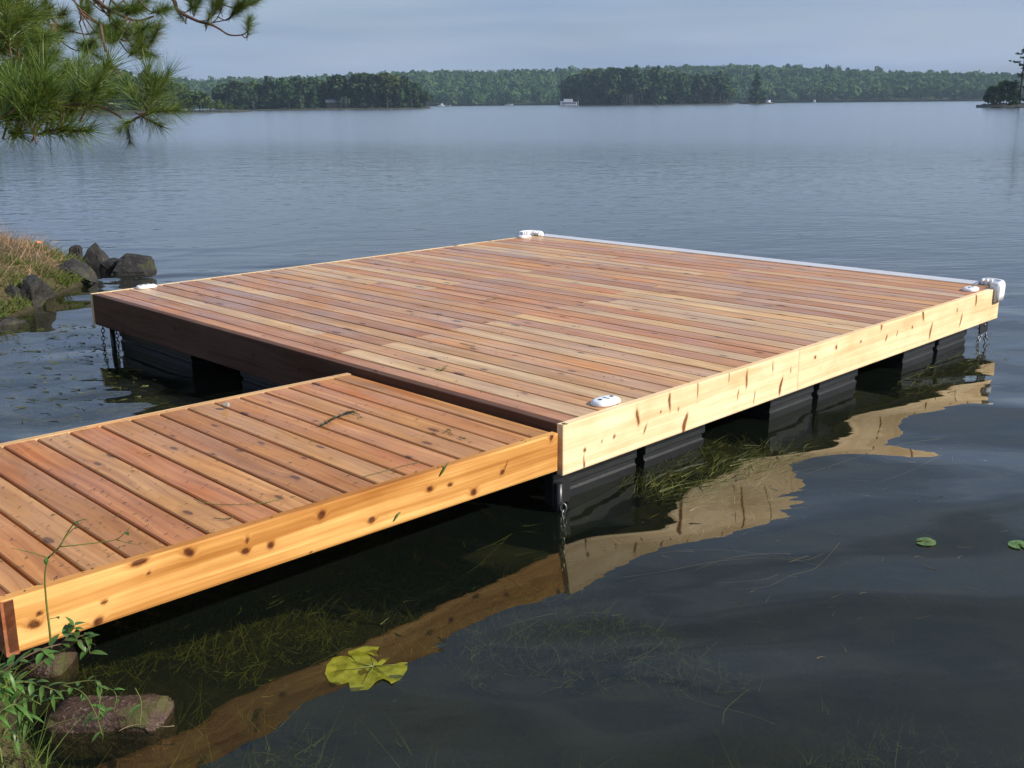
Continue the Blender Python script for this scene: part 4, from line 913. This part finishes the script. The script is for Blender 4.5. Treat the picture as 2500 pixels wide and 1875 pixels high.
# ------------------------------------------------------------------ foreground plants
def leaf_mesh(l, w, fold=.25, curl=.25):
    v, f = [], []; n = 7
    for i in range(n+1):
        t = i/n; ww = w*(math.sin(math.pi*min(1, t**.8))**.85)+.0003; x = l*t; z = -curl*l*t*t
        v += [(x, -ww, z+ww*fold), (x, 0, z), (x, ww, z+ww*fold)]
    for i in range(n): a = i*3; f += [(a, a+3, a+4, a+1), (a+1, a+4, a+5, a+2)]
    return mesh('leaf', v, f, True)
LF1 = leaf_mesh(.032, .008); LF2 = leaf_mesh(.085, .0075, .3, .5); LF3 = leaf_mesh(.06, .010, .3, .5)
for q in (LF1, LF2, LF3): q.materials.append(M_LEAF)
def plant(name, label, stems, leafme, per, smat, cat, size=1., lead=0.):
    root = stems[0][0][0]; e = empty(name, root); tag(e, label, cat)
    for pts, r0, nleaf in stems:
        S_ = spline(pts, 6); n = len(S_)
        link('stem', tube_mesh('stem', [q-root for q in S_], [r0*(1-.6*i/(n-1)) for i in range(n)], 5), smat, e)
        for k in range(nleaf):
            t = lead+(1-lead)*(k+.5)/nleaf; i = min(n-2, int(t*(n-1))); q = S_[i].lerp(S_[i+1], t*(n-1)-i); d = (S_[i+1]-S_[i]).normalized()
            a = k*2.4+rng.uniform(-.4, .4); s_ = d.cross(Vector((0, 0, 1))); s_ = s_.normalized() if s_.length > .05 else Vector((1, 0, 0)); u_ = s_.cross(d)
            dr = (d*rng.uniform(.35, .8)+s_*math.cos(a)+u_*math.sin(a)*.8+Vector((0, 0, .15))).normalized()
            o = link('leaf', rng.choice(leafme) if isinstance(leafme, list) else leafme, None, e, q-root, (dr.to_track_quat('X', 'Z')).to_euler()); o.scale = [size*rng.uniform(.75, 1.25)]*3
    return e
D_ = lambda px, py, d: dep(px, py, d)
plant('leafy_sprig', 'woody sprig with small oval leaves reaching from shore past the walkway end', [
    ([D_(-60, 1700, 2.55), D_(20, 1630, 2.55), D_(90, 1590, 2.57), D_(150, 1572, 2.6), D_(205, 1565, 2.62), D_(222, 1600, 2.62)], .0028, 15),
    ([D_(150, 1572, 2.6), D_(172, 1545, 2.61), D_(185, 1525, 2.62)], .0016, 8), ([D_(160, 1572, 2.6), D_(205, 1550, 2.62), D_(222, 1560, 2.63)], .0016, 8), ([D_(100, 1588, 2.57), D_(118, 1610, 2.57)], .0014, 4)], [LF1], 1, M_TWIG, 'shrub', 1.05, .12)
gp = [([D_(-60, 1760, 2.5), D_(-10, 1690, 2.52), D_(60, 1665, 2.55), D_(150, 1690, 2.55)], .003, 26), ([D_(-50, 1790, 2.5), D_(0, 1740, 2.5), D_(40, 1720, 2.52), D_(70, 1760, 2.52)], .003, 22), ([D_(-70, 1720, 2.5), D_(-30, 1650, 2.5), D_(30, 1640, 2.5)], .003, 20), ([D_(-40, 1830, 2.5), D_(20, 1790, 2.5), D_(45, 1800, 2.52)], .0025, 8), ([D_(-70, 1690, 2.5), D_(-20, 1640, 2.52), D_(25, 1680, 2.55), D_(100, 1720, 2.55)], .0025, 20)]
plant('waterside_plant', 'bushy green plant with long narrow leaves on the near shore', gp, [LF2, LF3], 1, M_STEM, 'plant', .62, .05)
plant('creeping_plant', 'trailing stems with pointed leaves spilling over the granite block', [([D_(150, 1672, 2.75), D_(200, 1690, 2.72), D_(232, 1740, 2.66), D_(250, 1795, 2.62)], .0022, 9), ([D_(150, 1672, 2.75), D_(215, 1662, 2.74), D_(245, 1668, 2.72), D_(243, 1720, 2.68), D_(240, 1760, 2.66)], .0018, 9), ([D_(215, 1662, 2.74), D_(280, 1690, 2.72), D_(278, 1740, 2.7)], .0012, 4), ([D_(330, 1680, 2.76), D_(345, 1715, 2.72), D_(342, 1770, 2.68)], .0018, 1)], [LF3, LF1], 1, M_STEM, 'plant', .65, .1)
plant('tall_stalk', 'tall thin green stalk with forked tips rising against the walkway', [
    ([D_(128, 1600, 2.62), D_(122, 1545, 2.62), D_(112, 1460, 2.6), D_(110, 1400, 2.58), D_(118, 1362, 2.57)], .0035, 2),
    ([D_(118, 1362, 2.57), D_(145, 1335, 2.56), D_(165, 1300, 2.56), D_(185, 1275, 2.55), D_(215, 1266, 2.55)], .0024, 1),
    ([D_(118, 1362, 2.57), D_(80, 1350, 2.57), D_(28, 1338, 2.56)], .0018, 0), ([D_(145, 1335, 2.56), D_(210, 1328, 2.57), D_(280, 1318, 2.58), D_(305, 1300, 2.58), D_(320, 1285, 2.58)], .0016, 1),
    ([D_(285, 1318, 2.58), D_(310, 1325, 2.58), D_(338, 1330, 2.58)], .0012, 0), ([D_(140, 1340, 2.56), D_(170, 1300, 2.56), D_(200, 1275, 2.56)], .0014, 1), ([D_(118, 1512, 2.62), D_(135, 1508, 2.62), D_(140, 1505, 2.62)], .0012, 1)], [LF1], 1, M_STEM, 'plant', .6, .5)
# orange leaves on the bank
for px, py, lb in ((130, 592, 'bright orange leaf at the end of the grassy bank'), (92, 594, 'small orange-red leaf in the dark hollow of the bank')):
    q = ray(px, py); w = CAM
    for k in range(400):
        w = CAM+q*(6+k*.03)
        if w.z < float(ground_h(w.x, w.y))+.12: break
    o = link('fallen_leaf', leaf_mesh(.16 if px > 100 else .1, .05 if px > 100 else .035), simple('orange_leaf', (.55, .20, .06), .6), None, w, (.3, -.2, .6)); tag(o, lb, 'leaf')

# ------------------------------------------------------------------ the pine overhanging from the left bank
def tuft_mesh(seed, n, ln, spread):
    g = np.random.default_rng(seed); t = g.random(n)**.8
    root = np.c_[t*.16*ln/.12-.03, g.normal(size=(n, 2))*.002]
    a = g.random(n)*2*np.pi; el = np.abs(g.normal(.85, spread, n)); el = np.where(t > .8, el*.7, el)
    d = np.c_[np.cos(el), np.sin(el)*np.cos(a), np.sin(el)*np.sin(a)]
    L_ = ln*g.uniform(.7, 1.1, n)
    me = blades('needle_tuft', root, d, L_, .00115, .10, M_NEEDLE, 2, .5, seed)
    bm = bmesh.new(); bm.from_mesh(me); v, f = [], []; tube(v, f, [(-.06, 0, 0), (.05, .002, .003), (.13*ln/.12, 0, .0)], [.0035, .004, .002], 5); m2 = mesh('t', v, f); m2.polygons.foreach_set('material_index', [1]*len(f))
    bm.from_mesh(m2); me = bmmesh('needle_tuft', bm); me.materials.append(M_NEEDLE); me.materials.append(M_BARK); return me
TUF = [tuft_mesh(s, 260, .125, .36) for s in (51, 52, 53, 54)]
pine = empty('pine_tree', (-4.0, 4.6, .35)); tag(pine, 'long-needled pine with branches hanging over the water', 'tree')
PO = Vector((-4.0, 4.6, .35))
tr = [(-4.0, 4.6, .15), (-3.95, 4.58, 1.5), (-3.9, 4.62, 3.5), (-3.95, 4.65, 6.), (-3.9, 4.6, 9.)]
link('trunk', tube_mesh('trunk', [Vector(q)-PO for q in spline(tr, 5)], [.17-.0055*i for i in range(21)], 12), M_BARK, pine)
def limb(pts, r0, r1=.004):
    S_ = spline(pts, 7); n = len(S_); link('branch', tube_mesh('branch', [q-PO for q in S_], [r0+(r1-r0)*(i/(n-1))**.7 for i in range(n)], 7), M_BARK, pine); return S_
def tuft(p, d, s=1.):
    o = link('needle_tuft', rng.choice(TUF), None, pine, Vector(p)-PO, (Vector(d).to_track_quat('X', 'Z').to_matrix() @ Matrix.Rotation(rng.random()*6.28, 3, 'X')).to_euler()); o.scale = [s*rng.uniform(.85, 1.12)]*3
def T(z): return Vector((-3.92, 4.6, z))
def tufts_along(S_, n, t0=.55, s=1., up=.55, jit=.5):
    for k in range(n):
        t = t0+(1-t0)*(k+1)/n; i = min(len(S_)-2, int(t*(len(S_)-1))); q = S_[i]; d = (S_[i+1]-S_[i]).normalized()
        tuft(q, d+Vector((rng.gauss(0, jit), rng.gauss(0, jit), up+rng.gauss(0, jit*.5))), s)
def twig(a, b, n=2, s=1., sag=.04, r=.004, up=.45):
    a = Vector(a); b = Vector(b); m_ = a.lerp(b, .55)+Vector((0, 0, -sag)); S_ = limb([a, m_, b], r, .0025)
    tufts_along(S_, n, .6, s, up); return S_
# low branch with the large tufts, about four metres away
b1 = limb([T(2.15), D_(-330, 240, 4.6), D_(-120, 240, 4.2), D_(0, 243, 3.95), D_(55, 245, 3.85), D_(120, 262, 3.8)], .028, .007)
b1b = limb([D_(120, 262, 3.8), D_(200, 255, 3.8), D_(250, 263, 3.8), D_(285, 280, 3.78), D_(310, 300, 3.76)], .007, .0035)
for px, py, dd, du in ((60, 300, (.35, .1, .55), 1.15), (95, 310, (.5, 0, .8), 1.15), (130, 300, (.6, .1, .7), 1.15), (165, 285, (.5, .2, .8), 1.1), (205, 262, (.9, -.1, .35), 1.), (215, 255, (.5, .1, .9), 1.05), (80, 320, (-.2, .3, .5), 1.1), (110, 325, (.8, -.5, .0), 1.), (40, 280, (-.1, .2, 1), 1.1), (20, 300, (.2, -.1, .3), 1.1), (150, 318, (1, -.4, -.1), 1.), (0, 290, (.6, .2, .4), 1.1), (-40, 300, (.5, .2, .5), 1.1), (30, 325, (.3, -.4, -.1), 1.), (70, 270, (.3, .3, .9), 1.1), (180, 262, (.2, .2, 1), 1.)):
    q = D_(px, py, 3.85+rng.uniform(-.15, .15)); dv = RGT*dd[0]+FWD*dd[1]+Vector((0, 0, dd[2])); tuft(q, dv, du)
    j = min(b1+b1b, key=lambda s_: (s_-q).length); limb([j, j.lerp(q, .5)+Vector((0, 0, -.01)), q], .004, .003)
for px, py, dd, s_ in ((372, 268, (.25, .1, .9), 1.05), (365, 250, (.1, .1, 1), 1.0), (375, 275, (.9, 0, .1), .95), (355, 285, (.6, -.3, -.35), .9), (330, 295, (-.5, .2, -.2), .7), (385, 240, (.5, 0, .8), .9), (345, 262, (-.4, .2, .8), .9), (318, 308, (0, 0, -.8), .6)):
    q = D_(px-6, py, 3.75+rng.uniform(-.06, .06)); tuft(q, RGT*dd[0]+FWD*dd[1]+Vector((0, 0, dd[2])), s_*.78)
limb([D_(310, 300, 3.76), D_(340, 285, 3.75), D_(372, 270, 3.75), D_(380, 245, 3.75)], .005, .003)
# hanging twig down to that tuft
limb([D_(245, 60, 5.2), D_(255, 110, 4.9), D_(275, 160, 4.5), D_(300, 200, 4.1), D_(318, 215, 3.85), D_(360, 265, 3.75)], .008, .004)
# upper limb
u1 = limb([T(3.6), D_(-420, -40, 6.6), D_(-150, -40, 6.2), D_(60, 20, 5.8), D_(115, 35, 5.7), D_(140, 60, 5.6)], .03, .008)
u2 = limb([T(3.9), D_(-300, -160, 6.8), D_(0, -120, 6.4), D_(180, -40, 6.0), D_(235, 0, 5.8), D_(265, 22, 5.7), D_(330, 50, 5.6), D_(375, 40, 5.6)], .028, .005)
u3 = limb([T(4.2), D_(-200, -240, 7.2), D_(150, -190, 6.9), D_(360, -60, 6.6), D_(420, -5, 6.5), D_(432, 22, 6.5), D_(455, 38, 6.5), D_(485, 52, 6.5), D_(515, 60, 6.5), D_(535, 70, 6.5), D_(560, 85, 6.5), D_(590, 85, 6.5), D_(607, 75, 6.5)], .022, .003)
lst = [((140, 60, 5.6), (250, 75, 5.5), 3), ((265, 22, 5.7), (300, 85, 5.5), 3), ((250, 75, 5.5), (262, 95, 5.4), 2), ((262, 60, 5.5), (285, 90, 5.5), 2), ((285, 90, 5.5), (330, 130, 5.4), 3), ((300, 85, 5.5), (340, 100, 5.4), 3), ((330, 130, 5.4), (350, 130, 5.3), 2), ((340, 100, 5.4), (372, 100, 5.4), 2), ((330, 50, 5.6), (355, 70, 5.6), 1), ((115, 35, 5.7), (140, 95, 5.6), 2), ((140, 95, 5.6), (215, 118, 5.4), 2), ((100, 30, 5.7), (155, 75, 5.6), 3), ((180, 0, 5.9), (215, 40, 5.7), 3), ((215, 0, 5.9), (285, 30, 5.7), 3), ((270, 0, 5.8), (325, 30, 5.7), 3), ((330, -10, 5.7), (390, 30, 5.6), 3), ((60, 20, 5.8), (95, 100, 5.3), 2), ((20, 60, 5.0), (90, 150, 4.8), 3), ((40, 90, 4.9), (130, 140, 4.8), 3), ((0, 130, 4.7), (70, 190, 4.6), 3), ((60, 160, 4.8), (150, 185, 4.8), 3), ((90, 120, 5.0), (190, 165, 4.9), 2), ((-20, 150, 4.6), (40, 200, 4.5), 3)]
for k in range(14):
    a = (rng.uniform(20, 330), rng.uniform(-40, 60), rng.uniform(5.2, 6.2)); lst.append((a, (a[0]+rng.uniform(10, 75), a[1]+rng.uniform(15, 80), a[2]-.1), rng.choice([1, 2, 2, 3])))
ALLB = b1+u1+u2
for a, b, n in lst:
    q = D_(*a); j = min(u1+u2, key=lambda s_: (s_-q).length); limb([j, j.lerp(q, .5)+Vector((0, 0, -.06)), q], .006, .004)
for a, b, n in lst: twig(D_(*a), D_(*b), n, .62, .03, .0045, .35)
for a, b, n in (((430, 20, 6.5), (470, 15, 6.5), 3), ((455, 38, 6.5), (450, 50, 6.5), 1), ((485, 52, 6.5), (530, 20, 6.5), 4), ((500, 55, 6.5), (505, 62, 6.5), 1), ((515, 58, 6.5), (545, 5, 6.5), 3), ((520, 55, 6.5), (585, 15, 6.5), 4), ((530, 40, 6.5), (570, 35, 6.5), 2), ((540, 10, 6.5), (615, 8, 6.5), 3), ((420, -10, 6.5), (510, -10, 6.5), 3), ((590, 85, 6.5), (607, 76, 6.5), 2), ((470, 30, 6.5), (475, 25, 6.5), 2)): twig(D_(*a), D_(*b), n, .58, .03, .004, .3)
# dense nearer foliage at the very left
nb = limb([T(2.9), D_(-350, 60, 4.9), D_(-100, 70, 4.3), D_(0, 85, 4.1), D_(25, 95, 4.05)], .024, .006)
for k in range(9):
    q = D_(rng.uniform(-70, 55), rng.uniform(20, 110), 4.1+rng.uniform(-.2, .2)); tuft(q, RGT*rng.uniform(-.1, .8)+Vector((0, 0, rng.uniform(.1, 1)))+FWD*rng.uniform(-.3, .3), 1.0)
    j = min(nb, key=lambda s_: (s_-q).length); limb([j, j.lerp(q, .5)+Vector((0, 0, -.015)), q], .004, .003)
for k in range(8):
    a = D_(rng.uniform(-120, 40), rng.uniform(90, 220), 4.6); b = a+RGT*rng.uniform(.1, .25)+Vector((0, 0, rng.uniform(-.12, .08))); twig(a, b, 3, .85, .03, .004, .3)
    j = min(nb+b1, key=lambda s_: (s_-a).length); limb([j, j.lerp(a, .5)+Vector((0, 0, -.03)), a], .005, .004)

# ------------------------------------------------------------------ haze
hz = link('haze', box_mesh('haze', -1540, 1540, -1540, 1540, -5.2, 62))
hm = bpy.data.materials.new('lake_haze'); hm.use_nodes = True; t = hm.node_tree; t.nodes.clear()
pv = t.nodes.new('ShaderNodeVolumePrincipled'); pv.inputs['Density'].default_value = .00021; pv.inputs['Color'].default_value = (.60, .80, 1., 1); pv.inputs['Anisotropy'].default_value = .1
ho = t.nodes.new('ShaderNodeOutputMaterial'); t.links.new(pv.outputs[0], ho.inputs['Volume'])
hz.data.materials.append(hm); hz['kind'] = 'stuff'
tag(hz, 'thin blue lake haze in the air', 'haze')
